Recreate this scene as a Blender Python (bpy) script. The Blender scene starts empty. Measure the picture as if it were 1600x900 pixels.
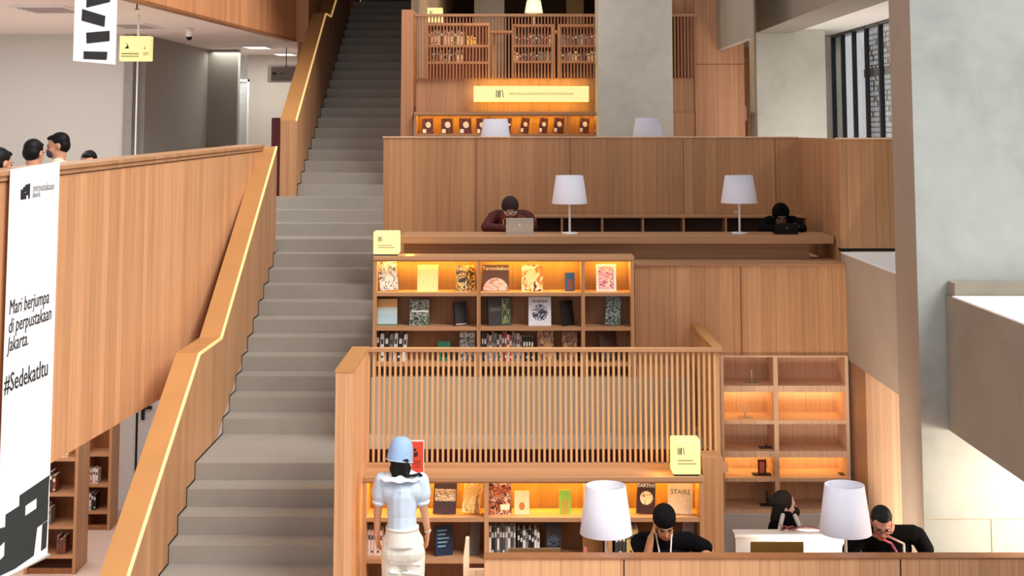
import bpy, bmesh, math, random
from mathutils import Vector, Matrix
PI = math.pi
R = random.Random(7)

# ------------------------------------------------------------------ camera, light, exposure
EYE = 4.0                                  # eye height above the reading floor (floor of the lowest book tier is z = 0)
TH = math.atan(.1)
FPX = 2211.0
CX, PY = 800.0, 200 - FPX * .1             # principal point of the (cropped) photograph
sc = bpy.context.scene
cam = bpy.data.cameras.new('camera')
cam.sensor_fit = 'HORIZONTAL'; cam.sensor_width = 36
cam.lens = FPX / 1600 * 36
cam.shift_y = -(450 - PY) / 1600
cam.clip_end = 200
co = bpy.data.objects.new('camera', cam); sc.collection.objects.link(co)
co.location = (0, 0, EYE); co.rotation_euler = (PI / 2 + TH, 0, 0)
sc.camera = co
sc.view_settings.view_transform = 'Standard'; sc.view_settings.look = 'None'
sc.view_settings.exposure = 0.06; sc.view_settings.gamma = 1.0; sc.view_settings.use_curve_mapping = False

w = bpy.data.worlds.new('daylight'); sc.world = w; w.use_nodes = True
bg = w.node_tree.nodes['Background']; bg.inputs[0].default_value = (.93, .96, 1, 1); bg.inputs[1].default_value = .85
def light(kind, name, loc, rot, energy, color, **k):
    l = bpy.data.lights.new(name, kind); l.energy = energy; l.color = color
    for a, b in k.items(): setattr(l, a, b)
    o = bpy.data.objects.new(name, l); sc.collection.objects.link(o); o.location = loc; o.rotation_euler = rot
    return o
sd = Vector((-.56, .42, -.70))
light('SUN', 'daylight_sun', (0, 0, 20), sd.to_track_quat('-Z', 'Y').to_euler(), 3.5, (1, .97, .93), angle=math.radians(35))

# ------------------------------------------------------------------ helpers
def P(u, v, Y):
    """the point at depth Y that the photograph shows at pixel (u, v)"""
    a = (u - CX) / FPX; b = (PY - v) / FPX
    yd = math.cos(TH) - b * math.sin(TH); z = math.sin(TH) + b * math.cos(TH)
    return Vector((a / yd * Y, Y, EYE + z / yd * Y))
def PX(u, v, Y): return P(u, v, Y).x
def PZ(v, Y): return P(800, v, Y).z

def new_mat(name):
    m = bpy.data.materials.new(name); m.use_nodes = True
    nt = m.node_tree; return m, nt, nt.nodes['Principled BSDF']
def node(nt, t, **k):
    n = nt.nodes.new(t)
    for a, b in k.items():
        if a == 'i':
            for s, v in b.items(): n.inputs[s].default_value = v
        else: setattr(n, a, b)
    return n
def ramp(nt, fac, stops, interp='LINEAR'):
    r = node(nt, 'ShaderNodeValToRGB'); r.color_ramp.interpolation = interp
    e = r.color_ramp.elements
    while len(e) < len(stops): e.new(.5)
    for el, (p, c) in zip(e, stops): el.position = p; el.color = (*c, 1)
    nt.links.new(fac, r.inputs[0]); return r.outputs[0]
def mul(c, f): return tuple(min(1, x * f) for x in c)
def srgb(r, g, b):
    f = lambda c: (c / 255 / 12.92) if c < 11 else (((c / 255) + .055) / 1.055) ** 2.4
    return (f(r), f(g), f(b))
_m = {}
def plain(name, c, rough=.6, metal=0, var=.08, scale=30, emit=None, es=1, trans=0, spec=None):
    if name in _m: return _m[name]
    m, nt, p = new_mat(name)
    tc = node(nt, 'ShaderNodeTexCoord'); nz = node(nt, 'ShaderNodeTexNoise', i={'Scale': scale, 'Detail': 3})
    nt.links.new(tc.outputs['Object'], nz.inputs[0])
    col = ramp(nt, nz.outputs[0], [(.3, mul(c, 1 - var)), (.7, mul(c, 1 + var))])
    nt.links.new(col, p.inputs['Base Color'])
    p.inputs['Roughness'].default_value = rough; p.inputs['Metallic'].default_value = metal
    if spec is not None: p.inputs['Specular IOR Level'].default_value = spec
    if emit: p.inputs['Emission Color'].default_value = (*emit, 1); p.inputs['Emission Strength'].default_value = es
    if trans: p.inputs['Transmission Weight'].default_value = trans
    _m[name] = m; return m
def wood(name, c, axis='V', board=.14, contrast=.16, rough=.45):
    """veneer boards; V: boards run upward, H: grain runs along x"""
    if name in _m: return _m[name]
    m, nt, p = new_mat(name)
    g = node(nt, 'ShaderNodeNewGeometry'); s = node(nt, 'ShaderNodeSeparateXYZ'); nt.links.new(g.outputs['Position'], s.inputs[0])
    def M(op, a, b=None):
        n = node(nt, 'ShaderNodeMath', operation=op)
        for i, v in enumerate((a, b)):
            if v is None: continue
            if isinstance(v, (int, float)): n.inputs[i].default_value = v
            else: nt.links.new(v, n.inputs[i])
        return n.outputs[0]
    if axis == 'V': across = M('ADD', s.outputs[0], s.outputs[1]); along = s.outputs[2]
    else: across = M('ADD', s.outputs[1], s.outputs[2]); along = s.outputs[0]
    cell = M('FLOOR', M('DIVIDE', across, board))
    wn = node(nt, 'ShaderNodeTexWhiteNoise', noise_dimensions='1D'); nt.links.new(cell, wn.inputs['W'])
    cx = node(nt, 'ShaderNodeCombineXYZ')
    nt.links.new(M('MULTIPLY', across, 34), cx.inputs[0]); nt.links.new(M('MULTIPLY', along, .8), cx.inputs[1]); nt.links.new(M('MULTIPLY', wn.outputs[0], 20), cx.inputs[2])
    nz = node(nt, 'ShaderNodeTexNoise', i={'Scale': 1.0, 'Detail': 5, 'Roughness': .6}); nt.links.new(cx.outputs[0], nz.inputs[0])
    cx2 = node(nt, 'ShaderNodeCombineXYZ'); nt.links.new(M('MULTIPLY', across, 150), cx2.inputs[0]); nt.links.new(M('MULTIPLY', along, 2.5), cx2.inputs[1])
    nf = node(nt, 'ShaderNodeTexNoise', i={'Scale': 1.0, 'Detail': 3}); nt.links.new(cx2.outputs[0], nf.inputs[0])
    v = M('ADD', M('ADD', M('MULTIPLY', nz.outputs[0], .7), M('MULTIPLY', wn.outputs[0], .26)), M('MULTIPLY', nf.outputs[0], .22))
    col = ramp(nt, v, [(.3, mul(c, 1 - contrast * 1.6)), (.55, c), (.82, mul((c[0], c[1] * 1.04, c[2] * 1.08), 1 + contrast * 1.3))])
    fr = M('FRACT', M('DIVIDE', across, board)); seam = M('LESS_THAN', fr, .035)
    mx = node(nt, 'ShaderNodeMix', data_type='RGBA', blend_type='MULTIPLY'); nt.links.new(M('MULTIPLY', seam, .45 if board > .1 else 0), mx.inputs[0])
    nt.links.new(col, mx.inputs[6]); mx.inputs[7].default_value = (.35, .3, .25, 1)
    nt.links.new(mx.outputs[2], p.inputs['Base Color']); p.inputs['Roughness'].default_value = rough
    p.inputs['Specular IOR Level'].default_value = .25
    _m[name] = m; return m
def concrete(name, c, var=.12, scale=.9, rough=.75, joints=False):
    if name in _m: return _m[name]
    m, nt, p = new_mat(name)
    g = node(nt, 'ShaderNodeNewGeometry')
    nz = node(nt, 'ShaderNodeTexNoise', i={'Scale': scale, 'Detail': 6, 'Roughness': .55, 'Distortion': .6}); nt.links.new(g.outputs['Position'], nz.inputs[0])
    n2 = node(nt, 'ShaderNodeTexNoise', i={'Scale': scale * 9, 'Detail': 4}); nt.links.new(g.outputs['Position'], n2.inputs[0])
    mx = node(nt, 'ShaderNodeMix', data_type='FLOAT'); mx.inputs[0].default_value = .25
    nt.links.new(nz.outputs[0], mx.inputs[2]); nt.links.new(n2.outputs[0], mx.inputs[3])
    col = ramp(nt, mx.outputs[0], [(.33, mul(c, 1 - var)), (.5, c), (.68, mul(c, 1 + var * .7))])
    nt.links.new(col, p.inputs['Base Color']); p.inputs['Roughness'].default_value = rough
    bp = node(nt, 'ShaderNodeBump', i={'Strength': .08, 'Distance': .02}); nt.links.new(n2.outputs[0], bp.inputs['Height']); nt.links.new(bp.outputs[0], p.inputs['Normal'])
    _m[name] = m; return m
def cover(name, cols, scale=6, kind='noise', stops=None, rough=.35):
    """printed book cover: cols laid out by a pattern over the cover"""
    m, nt, p = new_mat(name)
    tc = node(nt, 'ShaderNodeTexCoord')
    if kind == 'noise': n = node(nt, 'ShaderNodeTexNoise', i={'Scale': scale, 'Detail': 4, 'Distortion': 1.5}); o = n.outputs[0]
    elif kind == 'cells': n = node(nt, 'ShaderNodeTexVoronoi', i={'Scale': scale}); o = n.outputs['Distance']
    elif kind == 'bands':
        n = node(nt, 'ShaderNodeSeparateXYZ'); o = n.outputs[2]
    else: n = node(nt, 'ShaderNodeTexWave', i={'Scale': scale, 'Distortion': 9, 'Detail': 3}); o = n.outputs[1]
    nt.links.new(tc.outputs['Generated'], n.inputs['Vector' if 'Vector' in n.inputs else 0])
    k = len(cols)
    st = stops or [(.36 + .28 * i / k if kind == 'noise' else i / k) for i in range(k)]
    c = ramp(nt, o, list(zip(st, cols)), 'CONSTANT')
    nt.links.new(c, p.inputs['Base Color']); p.inputs['Roughness'].default_value = rough
    return m

def BM(): return bmesh.new()
def box(bm, x0, x1, y0, y1, z0, z1, mi=0):
    vs = [bm.verts.new((x, y, z)) for z in (z0, z1) for y in (y0, y1) for x in (x0, x1)]
    for f in ((0, 1, 3, 2), (4, 6, 7, 5), (0, 4, 5, 1), (2, 3, 7, 6), (0, 2, 6, 4), (1, 5, 7, 3)):
        fc = bm.faces.new([vs[i] for i in f]); fc.material_index = mi
    return vs
def prism(bm, pts, a, b, plane='YZ'):
    """polygon pts in a plane, extruded from a to b along the third axis"""
    mk = {'YZ': lambda p, t: (t, p[0], p[1]), 'XZ': lambda p, t: (p[0], t, p[1]), 'XY': lambda p, t: (p[0], p[1], t)}[plane]
    A = [bm.verts.new(mk(p, a)) for p in pts]; B = [bm.verts.new(mk(p, b)) for p in pts]
    n = len(pts)
    bm.faces.new(A); bm.faces.new(B[::-1])
    for i in range(n): bm.faces.new((A[i], B[i], B[(i + 1) % n], A[(i + 1) % n]))
def cone(bm, p0, p1, r0, r1, seg=16):
    p0, p1 = Vector(p0), Vector(p1); d = (p1 - p0); L = d.length
    q = d.to_track_quat('Z', 'Y').to_matrix().to_4x4()
    bmesh.ops.create_cone(bm, cap_ends=True, segments=seg, radius1=r0, radius2=r1, depth=L, matrix=Matrix.Translation((p0 + p1) / 2) @ q)
def ell(bm, c, r, rot=None, seg=16):
    M = Matrix.Translation(c) @ (rot.to_4x4() if rot else Matrix.Identity(4)) @ Matrix.Diagonal((*r, 1))
    bmesh.ops.create_uvsphere(bm, u_segments=seg, v_segments=seg // 2 + 2, radius=1, matrix=M)
def cap(bm, p0, p1, r0, r1, seg=12):
    cone(bm, p0, p1, r0, r1, seg); ell(bm, p0, (r0,) * 3, seg=seg); ell(bm, p1, (r1,) * 3, seg=seg)
def lathe(bm, prof, c=(0, 0, 0), seg=40):
    rings = []
    for r, z in prof:
        rings.append([bm.verts.new((c[0] + r * math.cos(2 * PI * i / seg), c[1] + r * math.sin(2 * PI * i / seg), c[2] + z)) for i in range(seg)])
    for a, b in zip(rings, rings[1:]):
        for i in range(seg): bm.faces.new((a[i], a[(i + 1) % seg], b[(i + 1) % seg], b[i]))
def obj(name, bm, mat, parent=None, smooth=False, bevel=0):
    bmesh.ops.recalc_face_normals(bm, faces=bm.faces)
    me = bpy.data.meshes.new(name); bm.to_mesh(me); bm.free()
    for m in (mat if isinstance(mat, (list, tuple)) else [mat]): me.materials.append(m)
    if smooth:
        for p in me.polygons: p.use_smooth = True
    o = bpy.data.objects.new(name, me); sc.collection.objects.link(o)
    if parent: o.parent = parent
    if bevel:
        b = o.modifiers.new('bevel', 'BEVEL'); b.width = bevel; b.segments = 2; b.limit_method = 'ANGLE'
    return o
def tag(o, label, cat, group=None, kind=None):
    o['label'] = label; o['category'] = cat
    if group: o['group'] = group
    if kind: o['kind'] = kind
    return o
def thing(name, label, cat, loc=(0, 0, 0), rz=0, group=None, kind=None):
    o = bpy.data.objects.new(name, None); sc.collection.objects.link(o); o.empty_display_size = .1
    o.location = loc; o.rotation_euler = (0, 0, rz); return tag(o, label, cat, group, kind)
def part(name, b, mat, parent, bevel=0, label=None):
    """box part given as (x0,x1,y0,y1,z0,z1)"""
    bm = BM(); box(bm, *b); o = obj(name, bm, mat, parent, bevel=bevel)
    if label: o['label'] = label
    return o
def struct(name, b, mat, bevel=0):
    o = part(name, b, mat, None, bevel); o['kind'] = 'structure'; return o
def copy_tree(o, parent=None):
    c = o.copy(); sc.collection.objects.link(c); c.parent = parent
    for ch in list(o.children): copy_tree(ch, c)
    return c
def text(name, s, size, origin, d, up, mat, parent, ext=.0006, sx=1.0, align='LEFT', shear=0):
    """flat lettering, origin at its baseline start; d = reading direction"""
    cu = bpy.data.curves.new(name, 'FONT'); cu.body = s; cu.size = size; cu.extrude = ext; cu.align_x = align; cu.shear = shear
    cu.resolution_u = 2
    t = bpy.data.objects.new('tmp', cu); sc.collection.objects.link(t)
    dg = bpy.context.evaluated_depsgraph_get(); me = bpy.data.meshes.new_from_object(t.evaluated_get(dg))
    bpy.data.objects.remove(t)
    d = Vector(d).normalized(); up = Vector(up).normalized(); n = d.cross(up)
    me.transform(Matrix.Translation(Vector(origin)) @ Matrix((d * sx, up, n)).transposed().to_4x4())
    me.materials.clear(); me.materials.append(mat)
    o = bpy.data.objects.new(name, me); sc.collection.objects.link(o)
    if parent: o.parent = parent
    return o
def blob(name, bm, mat, parent, voxel=.01, smooth=4):
    """many overlapping solids become ONE continuous skin"""
    o = obj('tmp', bm, mat)
    r = o.modifiers.new('r', 'REMESH'); r.mode = 'VOXEL'; r.voxel_size = voxel
    s = o.modifiers.new('s', 'SMOOTH'); s.factor = .5; s.iterations = smooth
    dg = bpy.context.evaluated_depsgraph_get(); me = bpy.data.meshes.new_from_object(o.evaluated_get(dg))
    bpy.data.objects.remove(o)
    for p in me.polygons: p.use_smooth = True
    me.name = name; n = bpy.data.objects.new(name, me); sc.collection.objects.link(n); n.parent = parent
    return n

# ------------------------------------------------------------------ materials
W_PANEL = wood('wood_panel', srgb(182, 134, 94))
W_PALE = wood('wood_pale', srgb(240, 200, 164), contrast=.12)
W_H = wood('wood_horizontal', srgb(184, 137, 99), 'H', board=.09, contrast=.14)
W_SLAT = wood('wood_slat', srgb(212, 164, 116), contrast=.1)
W_DARK = wood('wood_dark', srgb(150, 98, 62), contrast=.14)  # one darker brown wood
W_BACK = wood('wood_case_back_shade', srgb(138, 96, 64), contrast=.1)  # darkened to stand in for the shade inside the cases
BRONZE = plain('bronze_cap', srgb(188, 134, 80), .42, 0, .04, 3)
STONE = concrete('stair_stone', srgb(156, 149, 139), .08, 1.6, .6)
CONC = concrete('raw_concrete', srgb(206, 204, 192), .16, .9)
CONC_D = concrete('concrete_brown', srgb(176, 160, 142), .08, 1.2)
CONC_G = concrete('concrete_grey', srgb(186, 186, 180), .06, .6)
WHITE = plain('white_paint', srgb(238, 236, 232), .6, var=.015, scale=2)
CEIL = plain('ceiling_white', srgb(236, 228, 222), .7, var=.02, scale=1)
CARPET = plain('pink_grey_floor', srgb(214, 190, 178), .6, var=.04, scale=5)
DARKGAP = plain('shadow_gap', (.012, .009, .008), .9)
BLACK = plain('black', (.006, .006, .007), .6, var=.2, spec=.25)
BLACKM = plain('black_metal', (.02, .025, .03), .35, .4)
SHADE = plain('lamp_cloth', srgb(222, 220, 231), .75, var=.01)
WMETAL = plain('white_metal', srgb(240, 240, 238), .3, var=.01)
LED = plain('led_warm', (1, .8, .4), .4, emit=(1, .62, .2), es=5)
RAIL = plain('lit_rail', (.9, .66, .3), .3, var=.02, emit=(1, .62, .22), es=.42)
GLOW = plain('lightbox_yellow', (.3, .27, .15), .4, var=.01, emit=(1, .86, .34), es=.86)
PAPER = plain('paper', srgb(240, 234, 220), .7)
GREYT = plain('grey_print', srgb(150, 150, 150), .6)
TAN_T = plain('tan_print', srgb(176, 150, 80), .6)
ALU = plain('aluminium', srgb(200, 198, 192), .35, .6, var=.03)
BRASSM = plain('laptop_bronze', srgb(150, 120, 82), .4, .3, var=.04)

# ------------------------------------------------------------------ big setting
XL, XR = -2.89, -1.38            # staircase sides
XW = 3.30                        # inner face of the right-hand wall
struct('floor', (-12, 9, 4, 32, -1.2, -1.0), CARPET)
# book tiers
struct('floor_reading', (XR - .02, 6.5, 9.0, 12.45, -.25, 0), CARPET)
struct('floor_right', (1.9, 6.5, 12.45, 14.2, -.75, -.6), CARPET)
YB1 = 12.2
z_walk = PZ(722, 12.6)           # floor of the walkway behind the slatted railing
struct('floor_walkway', (XR + .02, 1.80, 12.53, 13.95, z_walk - .2, z_walk - .03), CONC_D)
BROWNC = concrete('walkway_concrete', srgb(176, 160, 138), .08)
struct('wall_walkway', (XR + .03, 1.72, 13.86, 14.15, z_walk - .03, PZ(590, 13.9)), BROWNC)
struct('trim_13', (XR + .1, 1.72, 12.68, 12.72, z_walk - .03, PZ(703, 12.68)), plain('umber_base', srgb(84, 34, 26), .7))
struct('trim_14', (PX(992, 450, 13.9) + .01, 1.72, 13.9, 14.15, PZ(590, 13.9), PZ(573, 13.9)), W_H)
z_t2 = PZ(415, 14.2)
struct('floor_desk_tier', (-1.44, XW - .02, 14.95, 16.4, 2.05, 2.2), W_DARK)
z2 = PZ(215, 16.4)
b = BM(); box(b, -1.48, XW, 16.4, 16.55, 1.9, z2)
o = obj('wall_back', b, W_PANEL); o['kind'] = 'structure'
for u in (744, 891, 1068, 1212):
    x = PX(u, 300, 16.4); struct('trim_1', (x - .005, x + .005, 16.393, 16.399, 2.2, z2 - .01), W_DARK)
struct('trim_2', (-1.49, XW, 16.385, 16.56, z2, z2 + .012), W_PALE)
# side wall of the desk tier and the wooden face beside it
struct('wall_side', (XW, XW + .12, 14.52, 16.4, z_t2 - .02, z2), W_PANEL)
zf = PZ(388, 14.4)
struct('wall_face', (XW, 5.2, 14.4, 14.52, zf, z2 - .005), W_PANEL)
struct('trim_3', (XW + .002, 5.2, 14.402, 14.5, zf - .03, zf - .001), BLACK)
struct('trim_4', (XW - .003, 5.2, 14.39, 14.53, z2 - .004, z2 + .012), W_PALE)
# wooden wall under the desk
xw0 = PX(992, 450, 14.2)
b = BM(); box(b, xw0, XW, 14.2, 14.34, PZ(557, 14.2), z_t2); box(b, xw0, 2.03, 14.2, 14.34, -.6, PZ(557, 14.2))
o = obj('wall_lower', b, wood('wood_tier', srgb(206, 154, 110))); o['kind'] = 'structure'
struct('trim_5', (xw0, XW, 14.17, 14.95, z_t2, z_t2 + .02), W_H)
x = PX(1158, 480, 14.2); struct('trim_6', (x - .006, x + .006, 14.194, 14.199, PZ(556, 14.2), z_t2 - .01), W_DARK)
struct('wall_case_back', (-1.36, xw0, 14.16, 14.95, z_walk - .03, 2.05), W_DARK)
# concrete slab beam of the right-hand stair, the wood wall under it, big concrete wall and its block
zc0, zc1 = PZ(617, 12.36), PZ(428, 12.36)
b = BM(); box(b, XW, 5.5, 12.36, 14.39, zc0, zc1); o = obj('concrete_beam', b, CONC_D); o['kind'] = 'structure'
struct('wall_nook', (XW + .01, XW + .2, 12.36, 13.55, -.6, zc0 - .005), W_PALE)  # paler wood paints the brighter light on this stretch of the side wall
struct('wall_recess', (XW + .03, XW + .2, 13.55, 14.4, -.6, zc0 - .005), W_PANEL)
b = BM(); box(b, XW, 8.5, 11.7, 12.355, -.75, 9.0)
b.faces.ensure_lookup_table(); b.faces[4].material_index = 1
o = obj('wall_right', b, [concrete('wall_concrete', srgb(164, 167, 161), .22, .7), concrete('side_concrete_shade', srgb(158, 142, 126), .08, 1.2)]); o['kind'] = 'structure'  # second, darker concrete paints the shade on the side face
for v, a in ((810, 0),):
    struct('trim_7', (XW + .02, 8.5, 11.694, 11.7, PZ(811, 11.7), PZ(810, 11.7)), CONC_D)
x = PX(1550, 840, 11.7); struct('trim_8', (x - .004, x + .004, 11.694, 11.7, 0, PZ(811, 11.7)), CONC_D)
zb0, zb1 = PZ(672, 11.7), PZ(460, 11.7)
b = BM(); box(b, 3.52, 8.5, 4, 11.69, zb0, zb1); box(b, 3.54, 8.5, 11.5, 11.69, zb1, zb1 + .11)
o = obj('concrete_block', b, concrete('block_concrete_shade', srgb(142, 132, 118), .1, 1.4)); o['kind'] = 'structure'  # concrete darkened to paint the shade on the block's side

struct('lit_top_block', (3.515, 8.5, 4, 11.49, zb1, zb1 + .012), WHITE)  # thin white sheet paints the daylight on the block's top
struct('lit_top_beam', (XW - .003, 5.5, 12.36, 14.39, zc1, zc1 + .012), WHITE)  # thin white sheet paints the daylight on the beam's top

# ------------------------------------------------------------------ staircase
RISE, RUN = .152, .319
yy = 11.99; zz = EYE - 3.647
st = thing('staircase', 'wide grey stone staircase rising between wooden parapets to the upper floors', 'staircase', (XL, 9.4, -1), kind='thing')
def st_part(name, b, mat):
    return part(name, (b[0] - XL, b[1] - XL, b[2] - 9.4, b[3] - 9.4, b[4] + 1, b[5] + 1), mat, st)
steps = []
y0 = yy
for i in range(-8, 40):
    if i < 0: Y = yy + i * RUN; L = RUN
    else:
        Y = y0; L = RUN + {4: .9, 15: .257, 39: 3}.get(i, 0); y0 += L
    z = zz + i * RISE
    steps.append((i, Y, L, z))
    left = XL + .006 if not 14 <= i <= 18 else -3.4
    sx0 = max(left, XL + .006) if Y < 17.5 or Y > 19.15 else -3.6
    sx1 = -1.40 if Y < 13.9 else (-1.37 if Y < 16.0 else -1.49)
    st_part('step', (sx0, sx1, Y, Y + L + .02, z - RISE - .12, z), STONE)
YTOP = y0

def side_prism(name, pts, x0, x1, mat, parent, off):
    bm = BM(); prism(bm, [(p[0] - off[1], p[1] - off[2]) for p in pts], x0 - off[0], x1 - off[0]); return obj(name, bm, mat, parent)
def parapet(label, top, bottom, xi=XL, th=.22, lit=True, gap=None):
    off = (xi - th / 2, top[0][0], 0)
    t = thing('stair_parapet', label, 'parapet', off)
    side_prism('panel', top + bottom, xi - th, xi, W_PANEL, t, off)
    cp = top + [(y, z + .025) for y, z in reversed(top)]
    side_prism('cap', cp, xi - th - .005, xi - .02, BRONZE, t, off)
    if lit:
        hp = [(y, z + .006) for y, z in top] + [(y, z + .028) for y, z in reversed(top)]
        side_prism('light_strip', hp, xi - .0195, xi + .004, RAIL, t, off)
    return t, off
def at_x(u, v, X):
    """point on the plane x = X under pixel (u, v)"""
    p = P(u, v, 1.0); k = X / p.x
    return (k, EYE + (p.z - EYE) * k)
A = at_x(203, 900, XL); B = at_x(313, 556, XL); C = at_x(347, 531, XL); D = at_x(433, 232, XL)
C = (C[0], B[1])
s0 = (B[1] - A[1]) / (B[0] - A[0])
A0 = (9.6, A[1] - (A[0] - 9.6) * s0)
E_, F_, G_ = at_x(464, 190, XL), at_x(510, 25, XL), at_x(518, 28, XL)
F_ = (F_[0], G_[1]); H_ = (G_[0] + 2.6, G_[1] + 2.6 * .52)
t, off = parapet('lower wooden stair parapet with a broad bronze sloping cap and lit inner edge', [A0, B, C, D], [(D[0], D[1] - 1.35), (9.6, -1.0)])
t3, off3 = parapet('upper wooden stair parapet with bronze cap beside the dark upper flight', [E_, F_, G_, H_], [(H_[0], H_[1] - 1.6), (E_[0] + 3, .5 + EYE - .6), (E_[0], EYE - .93)])
# dark joint that follows the steps
for (tt, of, lo, hi) in ((t, off, 9.7, D[0]), (t3, off3, E_[0], H_[0])):
    bm = BM()
    for i, Y, L, z in steps:
        if Y >= lo and Y + L <= hi + .3:
            e = min(Y + L, hi)
            box(bm, XL + .001 - of[0], XL + .005 - of[0], Y - of[1] - .008, Y - of[1] + .008, z - RISE, z + .014)
            box(bm, XL + .001 - of[0], XL + .005 - of[0], Y - of[1], e - of[1], z, z + .014)
    obj('shadow_gap', bm, DARKGAP, tt)
struct('wall_stair_head', (-3.11, -1.42, YTOP + .05, YTOP + .2, 5, 9), CONC_G)

# right-hand parapet of the lower flight
t = thing('stair_parapet', 'short wooden parapet standing between stairs and lower bookcase', 'parapet', (-1.4, 11.4, -.6))
zc = PZ(582, 11.4)
part('panel', (.01, .15, 0, 1.18, -.4, zc + .6), wood('wood_post', srgb(206, 152, 108)), t)
part('cap', (.005, .155, -.005, 1.2, zc + .6, zc + .62), BRONZE, t)

# ------------------------------------------------------------------ left balcony
BX, BY, BMm = -3.63, 10.1, .078
def bal(u, Z=None):
    k = (u - 800) / 2230.0; Y = (BX - BMm * BY) / (k - BMm); return Vector((BX + BMm * (Y - BY), Y, 0))
bd = Vector((BMm, 1, 0)).normalized(); bn = Vector((1, -BMm, 0)).normalized()
def wallbox(bm, p0, p1, z00, z01, z10, z11, th, front=0):
    """upright slab from p0 to p1 (plan points) whose face looks along bn"""
    a, b_ = p0 + bn * front, p1 + bn * front; c, d_ = a - bn * th, b_ - bn * th
    q = [(a, z00), (b_, z10), (b_, z11), (a, z01), (c, z00), (d_, z10), (d_, z11), (c, z01)]
    vs = [bm.verts.new((p.x, p.y, z)) for p, z in q]
    for f in ((0, 1, 2, 3), (5, 4, 7, 6), (4, 0, 3, 7), (1, 5, 6, 2), (3, 2, 6, 7), (4, 5, 1, 0)): bm.faces.new([vs[i] for i in f])
p0 = bal(-260); p1 = bal(409)
def bz(u, v): p = bal(u); return PZ(v, p.y)
ztA, ztB = bz(0, 268), bz(409, 226)
sl = (ztB - ztA) / (p1.y - bal(0).y)
zt0 = ztA + sl * (p0.y - bal(0).y); zt1 = ztB
zbot = bz(75, 735)
t = thing('balcony_parapet', 'tall vertical-boarded wooden balcony front on the left', 'parapet', (0, 0, 0))
bm = BM(); wallbox(bm, p0, p1, zbot, zt0 - .03, zbot, zt1 - .03, .12); obj('panel', bm, wood('wood_balcony', srgb(208, 153, 110), contrast=.18), t)
bm = BM(); wallbox(bm, p0, p1, zt0 - .07, zt0 - .03, zt1 - .07, zt1 - .03, .02, .014); obj('ledge', bm, W_H, t)
bm = BM(); wallbox(bm, p0, p1, zt0 - .03, zt0, zt1 - .03, zt1, .3, .03); obj('cap', bm, W_H, t)
bm = BM(); wallbox(bm, p0, p1, zt0 - .078, zt0 - .07, zt1 - .078, zt1 - .07, .01, .004); obj('shadow_gap', bm, DARKGAP, t)
ZBF = EYE - 1.2
b = BM(); v_ = [(p0 - bn * .13), (p1 - bn * .13), Vector((-3.35, 22, 0)), Vector((-12, 22, 0)), Vector((-12, p0.y, 0))]
prism(b, [(p.x, p.y) for p in v_], zbot + .02, ZBF, 'XY'); o = obj('floor_balcony', b, CARPET); o['kind'] = 'structure'
# banner on the balcony
ub0, ub1 = bal(7), bal(84)
t = thing('hanging_banner', 'long white fabric banner hanging on the wooden balcony front', 'banner', (0, 0, 0))
zbt = bz(45, 257); zbb = bz(40, 880)
zq0 = bz(7, 265); zq1 = bz(84, 252)
zl0 = PZ(905, ub0.y); zl1 = PZ(868, ub1.y)
bm = BM(); wallbox(bm, ub0, ub1, zl0, zq0, zl1, zq1, .006, .045); obj('fabric', bm, plain('banner_white', srgb(246, 246, 248), .7, var=.01), t)
def bpt(s, z, fr=.048): q = ub0 + (ub1 - ub0) * s + bn * fr; return Vector((q.x, q.y, z))
BW = (ub1 - ub0).length
def bpoly(name, polys, mat, fr=.046, th=.002):
    bm = BM()
    for pl in polys:
        A_ = [bm.verts.new(bpt(s, z, fr)) for s, z in pl]; B_ = [bm.verts.new(bpt(s, z, fr + th)) for s, z in pl]
        n = len(pl); bm.faces.new(A_[::-1]); bm.faces.new(B_)
        for i in range(n): bm.faces.new((A_[i], A_[(i + 1) % n], B_[(i + 1) % n], B_[i]))
    return obj(name, bm, mat, t)
def bv(s, v):    # height on the banner under image row v
    q = ub0 + (ub1 - ub0) * s; return PZ(v, q.y)
INK = plain('banner_ink', srgb(34, 38, 42), .6)
TEAL = plain('banner_dark', srgb(36, 50, 54), .6, var=.1)
lt, ll = bv(.3, 288), bv(.3, 311)
hh = lt - ll
bpoly('emblem', [[(.20, ll), (.24, ll), (.24, lt - .35 * hh), (.20, lt - .3 * hh)], [(.24, ll), (.31, ll), (.31, ll + .45 * hh), (.24, ll + .45 * hh)],
                 [(.24, lt - .55 * hh), (.38, lt - .45 * hh), (.38, lt + .05 * hh), (.28, lt - .05 * hh), (.28, lt - .15 * hh), (.24, lt - .2 * hh)],
                 [(.31, ll + .25 * hh), (.34, ll + .25 * hh), (.34, lt - .5 * hh), (.31, lt - .5 * hh)], [(.355, ll), (.38, ll), (.38, lt - .45 * hh), (.34, lt - .5 * hh)]], INK)
up = Vector((0, 0, 1))
text('lettering', 'perpustakaan', .082, bpt(.44, bv(.45, 299)), bd, up, GREYT, t, sx=.9)
text('lettering', 'jakarta', .055, bpt(.44, bv(.45, 308)), bd, up, GREYT, t, sx=.9)
for s_, v1, txt in ((.05, 492, 'Mari berjumpa'), (.05, 521, 'di perpustakaan'), (.05, 550, 'Jakarta.')):
    text('lettering', txt, .150, bpt(s_, bv(s_, v1)), bd, up, INK, t, sx=.80, shear=.12)
text('lettering', '#SedekatItu', .185, bpt(.01, bv(.01, 615)), bd, up, INK, t, sx=.86, ext=.0012)
def S(x): return (x - 0) / 74.0
def pz(x, v): return (S(x), PZ(v, (ub0 + (ub1 - ub0) * S(x)).y))
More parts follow.
